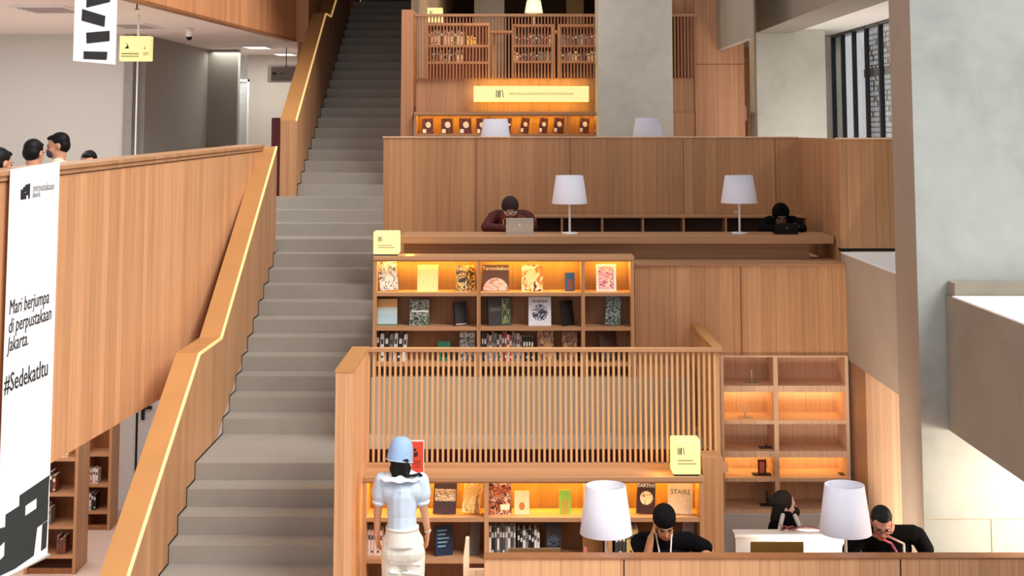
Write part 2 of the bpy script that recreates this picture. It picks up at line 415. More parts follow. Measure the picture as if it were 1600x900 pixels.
bpoly('emblem', [[pz(0, 826), pz(9, 823), pz(9, 804), pz(28, 790), pz(28, 774), pz(73, 742), pz(72, 765), pz(54, 778), pz(37, 790), pz(37, 806), pz(54, 794), pz(72, 782), pz(72, 812), pz(64, 818), pz(56, 824), pz(52, 868), pz(14, 897), pz(0, 905)],
                 [pz(54, 778), pz(72, 765), pz(72, 783), pz(54, 795)], [pz(64, 819), pz(72, 813), pz(71, 855), pz(63, 861)]], TEAL)
bpoly('emblem_opening', [[pz(0, 856), pz(8, 847), pz(8, 868), pz(0, 878)]], plain('banner_white', (1, 1, 1)), .049)
bm = BM(); cap(bm, bpt(-.01, zl0), bpt(1.01, zl1), .014, .014); obj('weight_rod', bm, WMETAL, t, True)

# balcony room behind: back wall, ceiling, dark recess
ZC = EYE + 1.36
struct('ceiling', (-12, -4.5, 8, 15.0, ZC, ZC + .2), CEIL)
b = BM(); prism(b, [(-12, 15.0), (-3.98, 15.0), (-3.42, 21.5), (-3.42, 27), (-12, 27)], ZC, ZC + .2, 'XY'); o = obj('ceiling_upper', b, CEIL); o['kind'] = 'structure'
struct('wall_left', (-12, PX(194, 150, 20.6), 20.6, 20.8, ZBF, ZC), plain('wall_offwhite', srgb(206, 204, 196), .6, var=.03, scale=.6))
xg = PX(194, 150, 20.6)
b = BM(); box(b, xg, xg + .13, 20.55, 20.8, ZBF, ZC); o = obj('trim_9', b, plain('grey_column', srgb(150, 147, 142), .5)); o['kind'] = 'structure'
x1 = PX(225, 150, 20.7)
GREYW = concrete('grey_plaster', srgb(142, 138, 130), .1, .5)  # mid grey plaster
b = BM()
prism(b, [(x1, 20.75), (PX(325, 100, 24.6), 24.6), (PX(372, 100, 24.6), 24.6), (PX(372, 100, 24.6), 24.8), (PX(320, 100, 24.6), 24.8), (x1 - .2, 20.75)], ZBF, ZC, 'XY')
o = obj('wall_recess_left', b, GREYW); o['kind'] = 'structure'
struct('floor_recess', (-8, -3.2, 22, 28, ZBF - .2, ZBF), CARPET)
struct('wall_passage', (PX(386, 150, 26.5), -3.1, 26.5, 26.7, ZBF, ZC), plain('wall_warm', srgb(212, 206, 196), .6, var=.02))
struct('wall_far_left', (-9, PX(386, 150, 26.5), 26.9, 27.1, ZBF, ZC), plain('wall_bright', srgb(236, 236, 230), .5))
t = thing('glass_door', 'tall narrow white-framed glass door at the back of the balcony', 'door', P(376, 223, 25.5)); t.location.z = ZBF
bm = BM(); h = PZ(124, 25.5) - ZBF
for a in (-.13, .1): box(bm, a, a + .03, 0, .05, 0, h)
box(bm, -.13, .13, 0, .05, h - .04, h); box(bm, -.13, .13, 0, .05, .0, .25); obj('frame', bm, WMETAL, t)
part('pane', (-.1, .1, .02, .03, .25, h - .04), plain('pane_glass', srgb(190, 196, 196), .1), t)
# partition glass edges on the back wall
t = thing('steel_pole', 'thin bright steel pole in front of the grey column on the balcony', 'pole', P(215, 100, 19.8)); t.location.z = ZBF
bm = BM(); cone(bm, (0, 0, 0), (0, 0, ZC - ZBF), .012, .012); obj('shaft', bm, WMETAL, t, True)
bm = BM(); cone(bm, (0, 0, 0), (0, 0, .03), .04, .03); obj('foot', bm, ALU, t, True)
# upper wooden fascia of the floor above
b = BM(); f0, f1 = Vector((-3.92 - .078 * 6, 9.0, 0)), Vector((-3.30, 21.6, 0))
d_ = (f1 - f0).normalized()
wb = bn
t = thing('balcony_parapet', 'wooden front of the storey above at the top left', 'parapet', (0, 0, 0))
wallbox(b, f0, f1, ZC - .02, ZC + 2.2, ZC - .02, ZC + 2.2, .1); obj('panel', b, wood('wood_fascia', srgb(206, 142, 98), contrast=.18), t)
b = BM(); wallbox(b, f0, f1, ZC - .05, ZC - .02, ZC - .05, ZC - .02, .12, .008); obj('edge', b, W_DARK, t)
struct('wall_stair_side', (-3.3, -3.12, 21.76, 29, 5.0, 9.5), wood('wood_corner2', srgb(170, 116, 78)))
struct('wall_upper_left', (-3.34, XL - .225, 21.6, 21.75, ZC - .05, ZC + 2.2), wood('wood_corner', srgb(184, 128, 88)))
# ceiling fittings on the balcony
def ceiling_thing(name, label, cat, u, v, sx, sy, kind, group=None):
    Y = (ZC - EYE) / ((PZ(v, 1.0) - EYE)); p = P(u, v, Y)
    t = thing(name, label, cat, (p.x, Y, ZC - .001), group=group)
    if kind == 'vent':
        bm = BM()
        for a in (-1, 1): box(bm, a * sx - .02, a * sx + .02, -sy, sy, -.02, 0); box(bm, -sx, sx, a * sy - .02, a * sy + .02, -.02, 0)
        obj('frame', bm, WMETAL, t)
        bm = BM()
        for k in range(6): y = -sy + sy * 2 * (k + .5) / 6; box(bm, -sx, sx, y - .03, y + .005, -.015, -.004)
        obj('grille', bm, plain('vent_grey', srgb(178, 168, 162), .6), t)
    elif kind == 'panel':
        part('frame', (-sx, sx, -sy, sy, -.03, 0), WMETAL, t); part('diffuser', (-sx * .9, sx * .9, -sy * .9, sy * .9, -.034, -.03), plain('diffuser', (1, 1, 1), .5, emit=(1, .97, .92), es=.8), t)
    return t
ceiling_thing('ceiling_vent', 'square air vent in the white ceiling left of the hanging banner', 'vent', 78, 14, .3, .45, 'vent')
ceiling_thing('ceiling_vent', 'pale air vent in the ceiling just behind the yellow hanging sign', 'vent', 211, 40, .25, .5, 'vent')
ceiling_thing('ceiling_light', 'flat white ceiling light nearest the upper stair parapet', 'ceiling light', 446, 83, .18, .35, 'panel')
ceiling_thing('ceiling_light', 'flat white ceiling light to the left of its twin by the stair', 'ceiling light', 402, 72, .2, .35, 'panel')
Yc = 19.3; p = P(296, 48, Yc)
t = thing('security_camera', 'small white dome camera under the balcony ceiling', 'camera', (p.x, Yc, ZC - .15))
bm = BM(); cone(bm, (0, 0, .149), (0, 0, .03), .05, .045); obj('housing', bm, WMETAL, t, True)
bm = BM(); ell(bm, (0, 0, .02), (.04, .04, .04)); obj('lens', bm, BLACK, t, True)
t = thing('sprinkler', 'small dark sprinkler head on the ceiling above the yellow sign', 'sprinkler', P(214, 15, 15.4)); t.location.z = ZC - .07
bm = BM(); cone(bm, (0, 0, 0), (0, 0, .07), .008, .008); cone(bm, (0, 0, -.004), (0, 0, .002), .03, .03); obj('deflector', bm, BLACKM, t)
# yellow hanging sign
pS = P(212, 76, 17.0)
t = thing('hanging_sign', 'yellow illuminated box sign hanging from the balcony ceiling', 'sign', (pS.x, 17.0, pS.z))
hw = .185; hh = .15
part('box', (-hw, hw, -.04, .1, -hh, hh), GLOW, t, .008)
bm = BM(); cone(bm, (.02, .03, hh), (.02, .03, ZC - pS.z), .012, .012); obj('rod', bm, WMETAL, t, True)
bm = BM(); prism(bm, [(-.13, .0), (-.07, .0), (-.085, .05), (-.1, .02)], -.044, -.04, 'XZ'); prism(bm, [(-.105, .05), (-.09, .05), (-.09, .06), (-.105, .06)], -.044, -.04, 'XZ'); obj('pictogram', bm, BLACK, t)
bm = BM(); box(bm, -.16, .05, -.043, -.04, -.07, -.055); box(bm, -.16, .05, -.043, -.04, -.1, -.088); box(bm, .1, .17, -.043, -.04, -.06, -.05); box(bm, .1, .16, -.043, -.04, -.08, -.072); prism(bm, [(.11, -.01), (.125, -.01), (.12, .04)], -.043, -.04, 'XZ'); obj('print', bm, TAN_T, t)
# upper hanging banner with dark bars
hb0 = P(115, 95, 12.0); hb1 = hb0 + bd * 1.0
t = thing('hanging_banner', 'white banner with slanting black bars hanging from the ceiling', 'banner', (0, 0, 0))
sv = (ub0, ub1)
def hv(s, v): q = hb0 + (hb1 - hb0) * s; return PZ(v, q.y)
bm = BM(); q0 = Vector((hb0.x, hb0.y, 0)); q1 = Vector((hb1.x, hb1.y, 0)); wallbox(bm, q0, q1, hv(0, 95), ZC, hv(1, 101), ZC, .006); obj('fabric', bm, _m['banner_white'], t)
bm = BM()
def hp(x, v, fr): s = (x - 115) / 65.5; q = hb0 + (hb1 - hb0) * s + bn * fr; return (q.x, q.y, hv(s, v))
for pl in ([(129, 80), (129, 92), (165, 93.5), (166, 81)], [(132, 51), (133, 68), (169, 64), (168.5, 48)], [(125, 14), (124.5, 32), (160, 42), (161, 25)], [(131, -12), (131, 12), (168, 3), (168, -14)]):
    A_ = [bm.verts.new(hp(x, v, .001)) for x, v in pl]; B_ = [bm.verts.new(hp(x, v, .003)) for x, v in pl]
    bm.faces.new(A_[::-1]); bm.faces.new(B_)
    for i in range(4): bm.faces.new((A_[i], A_[(i + 1) % 4], B_[(i + 1) % 4], B_[i]))
obj('printed_bar', bm, INK, t)
# wayfinding sign and red cabinet near upper flight
p = P(442, 115, 24.0)
t = thing('direction_sign', 'grey direction sign with an arrow hanging left of the upper flight', 'sign', (p.x, 24.0, p.z))
part('board', (-.2, .22, 0, .04, -.12, .11), plain('sign_grey', srgb(128, 120, 112), .5), t, .005)
part('backing', (-.27, .25, .05, .08, -.15, .15), WHITE, t)
bm = BM(); cone(bm, (.05, .02, .11), (.05, .02, ZC - p.z), .008, .008); obj('rod', bm, BLACKM, t)
bm = BM(); prism(bm, [(-.18, 0), (-.14, .04), (-.14, .012), (-.1, .012), (-.1, -.012), (-.14, -.012), (-.14, -.04)], -.004, 0, 'XZ'); box(bm, -.06, .02, -.004, 0, -.006, .006); obj('arrow', bm, BLACK, t)
p = P(434, 225, 21.5)
t = thing('hose_cabinet', 'dark red cabinet standing left of the upper stair parapet', 'cabinet', (p.x, 21.5, ZBF))
hc = PZ(184, 21.5) - ZBF
part('body', (-.1, .12, 0, .2, 0, hc), plain('dark_red', srgb(96, 20, 24), .5), t, .01)
part('door', (-.08, .1, -.012, 0, .08, hc - .08), plain('dark_red', (0, 0, 0)), t)

# ------------------------------------------------------------------ ground floor under the balcony
struct('wall_ground', (PX(166, 720, 19.2), -3.2, 19.2, 19.4, -1, zbot), WHITE)
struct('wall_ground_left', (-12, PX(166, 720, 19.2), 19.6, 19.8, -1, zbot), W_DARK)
x = PX(215, 700, 19.2)
t = thing('white_door', 'white door with black handle glimpsed under the balcony', 'door', (x, 19.15, -1))
part('leaf', (.01, .85, 0, .04, 0, 2.2), plain('door_white', srgb(222, 224, 226), .5), t)
part('frame_gap', (-.02, .01, -.001, .04, 0, 2.3), DARKGAP, t)
zh = PZ(643, 19.15) + 1
bm = BM(); box(bm, .06, .1, -.05, 0, zh - .1, zh + .1); box(bm, .06, .2, -.06, -.03, zh + .04, zh + .08); obj('handle', bm, BLACKM, t)

BOOK_ROWS = []
def bookcase(label, x0, x1, Yf, depth, ztop, zbot_, divs, shelves, mat=W_H, side=W_PANEL, back=W_BACK, topth=.04, th=.035, kick=.06, cat='bookcase', over=.0, topmat=None, leds=()):
    """open bookcase: x0..x1, front face at depth Yf; divs = x of uprights; shelves = z of shelf tops"""
    t = thing('bookcase', label, cat, (x0, Yf, zbot_))
    X = lambda x: x - x0
    H = ztop - zbot_
    part('back_panel', (0, x1 - x0, depth - .02, depth, 0, H - topth), back, t)
    part('side_panel', (0, th, 0, depth - .02, 0, H - topth), side, t); part('side_panel', (x1 - x0 - th, x1 - x0, 0, depth - .02, 0, H - topth), side, t)
    part('top', (-over, x1 - x0 + over, -.01, depth, H - topth, H), topmat or mat, t, .004)
    for d in divs: part('divider', (X(d) - th / 2, X(d) + th / 2, 0, depth - .02, 0, H - topth), side, t)
    us = [x0] + list(divs) + [x1]
    if leds: part('front_lip', (th, x1 - x0 - th, .006, .02, H - topth - .014, H - topth), mat, t)
    for i, (a, b_) in enumerate(zip(us, us[1:])):
        for z in shelves:
            part('shelf', (X(a) + (th if i == 0 else th / 2), X(b_) - (th if i == len(us) - 2 else th / 2), .004, depth - .02, z - zbot_ - th, z - zbot_), mat, t)
        for (zl, e) in leds:
            part('led_strip', (X(a) + th + .01, X(b_) - th - .01, depth * .5, depth * .5 + .025, zl - zbot_ + .001, zl - zbot_ + .004), e, t); part('led_strip', (X(a) + th + .01, X(b_) - th - .01, .045, .055, zl - zbot_ + .001, zl - zbot_ + .004), plain('front_fill_glow', (1, .8, .5), emit=(1, .74, .35), es=18), t)  # the second, front strip is added to brighten the book fronts
    if kick: part('plinth', (0, x1 - x0, .03, .05, 0, kick), W_DARK, t)
    return t

# ------------------------------------------------------------------ ground bookcases
xa = PX(40, 800, 16.5); xb = PX(120, 800, 16.5)
zs = [PZ(v, 16.5) for v in (868, 822, 771, 716)]
bookcase('tall wooden bookcase at ground level right beside the long banner', xa, xb, 16.5, .45, zbot - .15, -1, [], zs, side=W_PANEL, back=W_DARK)
xa2 = PX(130, 780, 18.25); xb2 = PX(175, 780, 18.25)
zs2 = [PZ(v, 18.25) for v in (799, 757, 709)]
bookcase('narrow wooden bookcase at ground level against the white wall', xa2, xb2 - .02, 18.25, .35, zbot - .1, -1, [], zs2, back=W_DARK)

# ------------------------------------------------------------------ lower (tier 1) and upper (tier 2) book cases
def orange(s): return plain('led_orange_%d' % int(s * 10), (1, .7, .3), .4, emit=(1, .68, .07), es=s)
X0, X1 = PX(566, 800, YB1), PX(1100, 800, YB1)
ztop1 = PZ(745, YB1)
d1 = [PX(760, 800, YB1), PX(953, 800, YB1)]
sh1 = [PZ(809, YB1), PZ(874, YB1), .08]
bookcase('long low bookcase of the reading floor behind the woman in the pale blue hat', X0, X1, YB1, .32, ztop1, 0.0, d1, sh1, leds=((ztop1 - .045, orange(85)),), topth=.04, kick=.05)
bookbase1 = sh1
# ledge between bookcase top and railing
struct('trim_10', (X0, 1.86, YB1 + .32, 12.6, ztop1 - .04, z_walk + .0), W_H)
t = thing('end_post', 'wide wooden post at the right end of the lower bookcase', 'post', (PX(1115, 800, 12.3), 12.3, -.6))
part('shaft', (-.085, .085, 0, .3, -.1, PZ(716, 12.3) + .6), W_PANEL, t)
X2, X3 = PX(583, 450, 13.9), PX(991, 450, 13.9)
ztop2 = PZ(400, 13.9)
d2 = [PX(748, 450, 13.9), PX(911, 450, 13.9)]
sh2 = [PZ(457, 13.9), PZ(511, 13.9), PZ(567, 13.9)]
zb2 = PZ(590, 13.9)
bookcase('long bookcase of the upper walkway under the study desk', X2, X3, 13.9, .26, ztop2, zb2, d2, sh2, leds=((ztop2 - .045, orange(85)),), kick=0)

# ------------------------------------------------------------------ slatted railings
def railing(label, pts, zlo, zhi, step, mat, sw=.02, sd=.04, toph=.03, skip=()):
    """pts: list of plan segments ((x0,y0),(x1,y1)) carrying slats"""
    p = pts[0][0]
    t = thing('slatted_railing', label, 'railing', (p[0], p[1], zlo)); ox, oy = p
    for (a, b_) in pts:
        L = math.hypot(b_[0] - a[0], b_[1] - a[1]); n = int(round(L / step)); dx, dy = (b_[0] - a[0]) / L, (b_[1] - a[1]) / L
        for k in range(n + 1):
            x = a[0] + dx * step * k; y = a[1] + dy * step * k
            hx, hy = (sw / 2, sd / 2) if abs(dx) > .5 else (sd / 2, sw / 2)
            part('slat', (x - ox - hx, x - ox + hx, y - oy - hy, y - oy + hy, 0, zhi - zlo), mat, t)
        x0_, x1_ = sorted((a[0], b_[0])); y0_, y1_ = sorted((a[1], b_[1]))
        e = .045
        part('top_rail', (x0_ - ox - e, x1_ - ox + e, y0_ - oy - e, y1_ - oy + e, zhi - zlo, zhi - zlo + toph), W_H if dx > .5 else BRONZE, t, .003)
    return t
zr = PZ(549, 12.6)
railing('light wooden slatted railing in front of the walkway bookcase', [((PX(576, 640, 12.6), 12.6), (PX(1121, 640, 12.6), 12.6)), ((1.80, 12.68), (1.80, 14.12))], PZ(721, 12.6), zr, .0463, W_SLAT)

# ------------------------------------------------------------------ tier 2: desk, cubbies
yd0 = 14.6
t = thing('study_desk', 'long wooden study desk of the middle tier carrying two white lamps', 'desk', (PX(625, 370, yd0), yd0, z_t2))
dx1 = PX(1303, 370, yd0) - t.location.x; zt = PZ(369, yd0)
part('worktop', (0, dx1, 0, .62, PZ(381, yd0) - z_t2, zt - z_t2), W_H, t, .004)
part('base_panel', (.03, PX(1265, 400, 14.75) - t.location.x, .15, .5, .021, PZ(381, yd0) - z_t2), wood('wood_base', srgb(172, 128, 92), 'H', .12), t)
ZD2 = zt
xc0, xc1 = PX(835, 350, 16.1), PX(1262, 350, 16.1)
zc2 = PZ(337, 16.1)
cub = [PX(u, 350, 16.1) for u in (878, 941, 1004.5, 1068, 1134, 1197)]
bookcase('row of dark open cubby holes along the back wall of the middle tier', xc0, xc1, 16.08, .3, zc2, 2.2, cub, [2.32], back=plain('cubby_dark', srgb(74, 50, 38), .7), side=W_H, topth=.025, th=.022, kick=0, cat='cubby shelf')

# ------------------------------------------------------------------ right wall shelf unit
YU = 14.15
xs0, xs1 = 2.04, XW - .01
zu = [PZ(v, YU) for v in (603, 657, 705, 747, 796)]
t = thing('bookcase', 'tall pale mostly empty wall shelf at the right below the wooden wall', 'bookcase', (xs0, YU, -.6))
BO = t.location
HH = PZ(558, YU) + .6
PALE_BACK = wood('shelf_back', srgb(238, 200, 168), contrast=.1)
part('back_panel', (0, xs1 - xs0, .40, .42, 0, HH), PALE_BACK, t)
part('side_panel', (0, .03, 0, .40, 0, HH), W_PALE, t); part('side_panel', (xs1 - xs0 - .03, xs1 - xs0, 0, .40, 0, HH), W_PALE, t)
xd = PX(1213, 650, YU)
part('divider', (xd - xs0 - .022, xd - xs0 + .022, 0, .40, 0, HH), W_PALE, t)
part('top', (0, xs1 - xs0, .0, .42, HH, HH + .012), W_PALE, t)
for i, z in enumerate(zu):
    thk = .06 if i in (0, 2) else .035
    for a, b_ in ((.03, xd - xs0 - .022), (xd - xs0 + .022, xs1 - xs0 - .03)):
        part('shelf', (a, b_, .003, .40, z + .6 - thk, z + .6), W_PALE, t)
        if i in (0, 2): part('led_strip', (a + .03, b_ - .03, .3, .33, z + .6 - thk - .01, z + .6 - thk), plain('led_wall', (1, .7, .3), emit=(1, .7, .25), es=9), t)
part('base_cabinet', (0, xs1 - xs0, -.04, .40, 0, zu[4] + .6 - .036), WHITE, t)
# book stands on that unit
def bookstand(label, u, v, h=.11, tilt=0, mat=None, plate=True):
    p = P(u, v, YU + .16)
    t = thing('book_stand', label, 'book stand', (p.x, YU + .16, p.z))
    part('foot', (-.07, .07, -.05, .05, 0, .006), mat or BLACKM, t)
    part('upright', (-.006, .006, .0, .03, .006, h), mat or BLACKM, t)
    return t
BOOKSTANDS = [(1176, 0, 'top left', 1), (1165, 1, 'second left', 1), (1197, 2, 'third left', 0), (1197, 4, 'bottom left', 1), (1321, 3, 'fourth right', 1)]
steel = plain('stand_steel', srgb(200, 190, 170), .3, .5)
for (u, k, nm, lightm), lab in zip(BOOKSTANDS, ('thin bright book stand on the topmost left shelf of the pale wall unit', 'thin bright book stand in the orange-lit second shelf of the pale wall unit',
                                       'flat dark book stand low on the third left shelf of the wall unit', 'grey book stand on the bottom left shelf behind the masked person', 'dark book stand in the lit right-hand bay of the pale wall unit')):
    z = zu[k] if k < 5 else zu[4]
    t = thing('book_stand', lab, 'book stand', (PX(u, 700, YU + .16), YU + .16, z))
    m_ = steel if k in (0, 1) else BLACKM
    part('foot', (-.07, .07, -.05, .05, 0, .006), m_, t)
    part('upright', (-.005, .005, -.01, .02, .006, .03 if k == 2 else .13), m_, t)
t = thing('book_stand', 'dark red framed book stand on the lit fourth left shelf', 'book stand', (PX(1190, 740, YU + .14), YU + .14, zu[3]))
part('foot', (-.09, .09, -.05, .05, 0, .008), BLACK, t)
bm = BM()
for a in ((-.035, -.02), (.03, .045)): box(bm, a[0], a[1], -.01, .01, .008, .14)
box(bm, -.035, .045, -.01, .01, .125, .145); obj('frame', bm, plain('red_frame', srgb(110, 20, 24), .4), t)
part('card', (-.02, .03, -.002, .008, .02, .125), plain('salmon', srgb(226, 120, 90), .5), t)

# ------------------------------------------------------------------ front parapet, desk, lamps
YP = 10.3
zp = PZ(871, YP)
t = thing('desk_parapet', 'long wooden parapet across the bottom of the view before the reading desk', 'parapet', (PX(757, 880, YP), YP, 0))
xo = t.location.x
part('panel', (0, 7.5 - xo, 0, .09, -.7, zp - .012), wood('wood_front', srgb(210, 158, 115), contrast=.15), t)
part('cap', (-.005, 7.5 - xo, -.008, .12, zp - .012, zp), W_DARK, t)
for u in (975, 1407):
    x = PX(u, 880, YP) - xo; part('panel_joint', (x - .004, x + .004, -.003, 0, -.7, zp - .013), DARKGAP, t)
bm = BM(); xx0, xx1 = PX(725, 880, 10.5) - xo, PX(733, 880, 10.5) - xo
prism(bm, [(xx0 - .004, -.7), (xx1, -.7), (xx1, PZ(841, 10.5)), (xx0 + .012, PZ(841, 10.5)), (xx0 - .004, PZ(870, 10.5))], .17, .25, 'XZ'); obj('end_post', bm, W_PALE, t)
part('end_board', (xx1 + .0, -.002, .18, .22, -.7, PZ(889, 10.5)), W_PALE, t)
ZD1 = PZ(895, 10.85)
t = thing('reading_desk', 'long reading desk hidden behind the front parapet', 'desk', (xo + .05, 10.43, 0))
part('worktop', (0, 5.5, 0, .62, ZD1 - .04, ZD1), W_H, t)
for a in (.1, 1.9, 3.7, 5.4): part('leg', (a, a + .06, .25, .31, 0, ZD1 - .04), W_PALE, t)

def lamp(label, u, vtop, vbot, wpx, Y, zbase, switch=False, group=None):
    """table lamp whose cloth shade spans image rows vtop..vbot"""
    p = P(u, vbot, Y); zt_, zb_ = PZ(vtop, Y), p.z
    s = FPX * 1.01 / Y; rb = wpx / s / 2; rt = rb * .76
    t = thing('table_lamp', label, 'lamp', (p.x, Y, zbase))
    bm = BM(); a, b_ = zb_ - zbase, zt_ - zbase
    lathe(bm, [(rb, a), (rt, b_), (rt - .004, b_), (rb - .004, a), (rb, a)], seg=48); obj('lamp_shade', bm, SHADE, t, True)
    bm = BM(); cone(bm, (0, 0, .015), (0, 0, a + .12), .011, .011); obj('pole', bm, WMETAL, t, True)
    bm = BM(); cone(bm, (0, 0, 0), (0, 0, .015), .09, .085, 32); obj('base', bm, WMETAL, t, True)
    bm = BM(); ell(bm, (0, 0, a + .15), (.03, .03, .04)); obj('bulb', bm, plain('bulb', (.9, .9, .85), .2), t, True)
    bm = BM()
    for k in range(3):
        q = 2 * PI * k / 3; cone(bm, (0, 0, b_ - .03), (math.cos(q) * rt, math.sin(q) * rt, b_ - .004), .002, .002, 6)
    obj('shade_ring', bm, WMETAL, t)
    if switch:
        bm = BM(); ell(bm, (-.035, 0, a - .1), (.012, .012, .018)); cone(bm, (-.035, 0, a - .1), (0, 0, a - .09), .004, .004); obj('switch', bm, ALU, t, True)
    return t
lamp('white lamp with tapered cloth shade standing before the black-capped reader', 947, 758, 833, 80, 10.85, ZD1)
lamp('white lamp at the bottom right beside the man with glasses', 1321, 757, 832, 79, 10.85, ZD1)
lamp('white lamp on the middle desk right of the reader in dark red', 890, 274, 318, 56, 14.95, ZD2)
lamp('white lamp on the middle desk left of the black-veiled reader', 1155, 274, 317, 57, 14.95, ZD2, True)

# ------------------------------------------------------------------ tier 3 and 4
Y3 = 19.2
ZT3 = EYE - 1.3
struct('floor_tier', (-1.5, 4.6, 16.6, 19.6, ZT3 - .2, ZT3), CARPET)
t = thing('reading_desk', 'desk of the upper tier hidden behind the wooden back wall', 'desk', (-.6, 17.1, ZT3))
ZD3 = PZ(186, 17.4) - .66
part('worktop', (0, 3.4, 0, .6, ZD3 - ZT3 - .04, ZD3 - ZT3), W_H, t)
for a in (.05, 1.7, 3.3): part('leg', (a, a + .05, .25, .3, 0, ZD3 - ZT3 - .04), W_H, t)
lamp('white lamp shade rising over the wooden wall below the long lit sign', 774, 186, 226, 50, 17.4, ZD3)
lamp('white lamp shade rising over the wooden wall before the concrete pillar', 1012, 184, 224, 50, 17.4, ZD3)
struct('concrete_column', (PX(935, 100, 18.4), PX(1051, 100, 18.4), 18.4, 19.1, ZT3, 8), CONC)
# end post left of the screen
t = thing('end_post', 'tall wooden post between the upper stairs and the slatted screen', 'post', (PX(636, 100, 19.0), 19.0, ZT3))
xx = t.location.x
part('shaft', (PX(627, 100, 19.) - xx, PX(645, 100, 19.) - xx, 0, .6, 0, PZ(15, 19.0) - ZT3), wood('wood_end', srgb(190, 136, 98)), t)
x30, x31 = PX(650, 100, Y3), PX(1163, 100, Y3)
W_T3 = wood('wood_upper', srgb(188, 138, 102))
zb_t, zb_b = PZ(122, Y3), PZ(176, Y3)
o = struct('wall_screen', (x30, PX(1086, 100, Y3), Y3 + .03, Y3 + .15, zb_b, zb_t), W_T3)
struct('concrete_fin', (2.78, 2.86, 16.7, 19.15, EYE + 1.05, 9), concrete('fin_concrete', srgb(176, 168, 152), .08))
bookcase('dark sliver of a bookcase between the wooden wall and concrete column', 3.13, 3.29, 19.8, .25, PZ(90, 19.8), ZT3, [], [PZ(v, 19.8) for v in (102, 132, 164, 204)], back=W_DARK, leds=((PZ(166, 19.8) - .04, orange(11)),), kick=0)
struct('wall_upper', (PX(1086, 100, Y3), 3.15, Y3, Y3 + .15, ZT3, 8), wood('wood_upper_right', srgb(206, 150, 112)))
struct("trim_11", (PX(1087, 100, Y3), PX(1160, 100, Y3), Y3 - .003, Y3, PZ(101, Y3), PZ(100, Y3)), W_DARK)
struct('trim_12', (PX(1052, 150, Y3), PX(1086, 150, Y3), Y3 + .02, Y3 + .15, ZT3, zb_b), W_T3)
struct('wall_over_screen', (PX(1048, 150, Y3), PX(1086, 150, Y3), Y3 + .02, Y3 + .15, PZ(21, Y3), 8), W_T3)
W_SL2 = wood('wood_slat_dark', srgb(178, 120, 88), contrast=.1)
zs_t = PZ(26, Y3)
railing('dark slatted wooden screen above the long lit sign', [((x30 + .02, Y3), (PX(934, 60, Y3), Y3))], PZ(124, Y3), zs_t, .0443, W_SL2, .018, .05, .035)
railing('narrow slatted screen to the right of the concrete pillar', [((PX(1054, 60, Y3), Y3 - .03), (PX(1083, 60, Y3), Y3 - .03))], PZ(122, Y3), zs_t, .0443, W_SL2, .018, .05, .035)
# long light box sign
xa, xb = PX(740, 146, 19.0), PX(920, 146, 19.0)
t = thing('light_sign', 'long glowing yellow sign under the slatted screen', 'sign', (xa, 18.98, PZ(158, 19.0)))
hs = PZ(135, 19.0) - t.location.z; ws = xb - xa
part('box', (0, ws, 0, .1, 0, hs), GLOW, t, .004)
part('mount', (.05, ws - .05, .1, .245, .05, hs - .05), WMETAL, t)
part('led_strip', (.0, ws, .12, .15, -.004, .0), orange(11), t); part('led_strip', (.0, ws, .12, .15, hs, hs + .004), orange(11), t)
def book_logo(t, x, z, h, y, m=BLACK):
    bm = BM(); wq = h * .13
    for k in range(4):
        a = x + k * wq * 1.7; 
        if k < 3: box(bm, a, a + wq * (1.0 if k else .7), y - .003, y, z, z + h * (1, .88, .95)[k])
    a = x + 3.3 * wq * 1.7; prism(bm, [(a + wq * 1.4, z), (a + wq * 2.1, z), (a + wq * .7, z + h), (a, z + h)], y - .003, y, 'XZ')
    return obj('logo', bm, m, t)
book_logo(t, ws * .195, hs * .25, hs * .52, 0)
text('lettering', 'PERPUSTAKAAN JAKARTA DAN PUSAT DOKUMENTASI SASTRA', .042, (ws * .31, -.002, hs * .42), (1, 0, 0), (0, 0, 1), TAN_T, t, sx=.72)
# bookcase below the sign, only its top row shows
z3t = PZ(175, 19.0)
bookcase('upper tier bookcase showing its orange-lit top row under the long sign', x30 - .0, PX(934, 190, 18.95), 18.9, .3, z3t, ZT3, [PX(768, 190, 18.9), PX(887, 190, 18.9)], [PZ(209, 18.9), ZT3 + .45, ZT3 + .1], leds=((z3t - .045, orange(50)),), th=.03)
# tier 4 room
ZT4 = EYE + .3
struct('floor_top', (-1.4, 3.2, 19.36, 32, ZT4 - .2, ZT4), CARPET)
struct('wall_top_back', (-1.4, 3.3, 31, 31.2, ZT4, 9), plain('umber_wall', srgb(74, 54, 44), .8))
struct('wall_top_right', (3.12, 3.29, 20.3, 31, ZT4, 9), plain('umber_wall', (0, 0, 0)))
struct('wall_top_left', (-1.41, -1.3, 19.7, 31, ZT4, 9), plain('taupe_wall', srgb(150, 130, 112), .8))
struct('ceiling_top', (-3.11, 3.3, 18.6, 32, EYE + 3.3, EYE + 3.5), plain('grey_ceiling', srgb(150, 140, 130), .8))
xk0, xk1 = PX(666, 60, 21.6), PX(766, 60, 21.6)
zk = [PZ(v, 21.6) for v in (70, 96)]
bookcase('tall bookcase left behind the dark slatted screen', xk0, xk1, 21.6, .3, PZ(36, 21.6), ZT4, [], zk + [ZT4 + .25], back=W_DARK)
bookcase('wide bookcase in the middle behind the dark slatted screen', PX(800, 60, 23.4), PX(866, 60, 23.4), 23.4, .3, PZ(38, 23.4), ZT4, [], [PZ(v, 23.4) for v in (70, 95)], back=plain('cubby_dark', (0, 0, 0)))
bookcase('bookcase right behind the dark slatted screen beside the pillar', PX(872, 60, 23.4), PX(950, 60, 23.4), 23.4, .3, PZ(38, 23.4), ZT4, [], [PZ(v, 23.4) for v in (70, 95)], back=plain('cubby_dark', (0, 0, 0)))
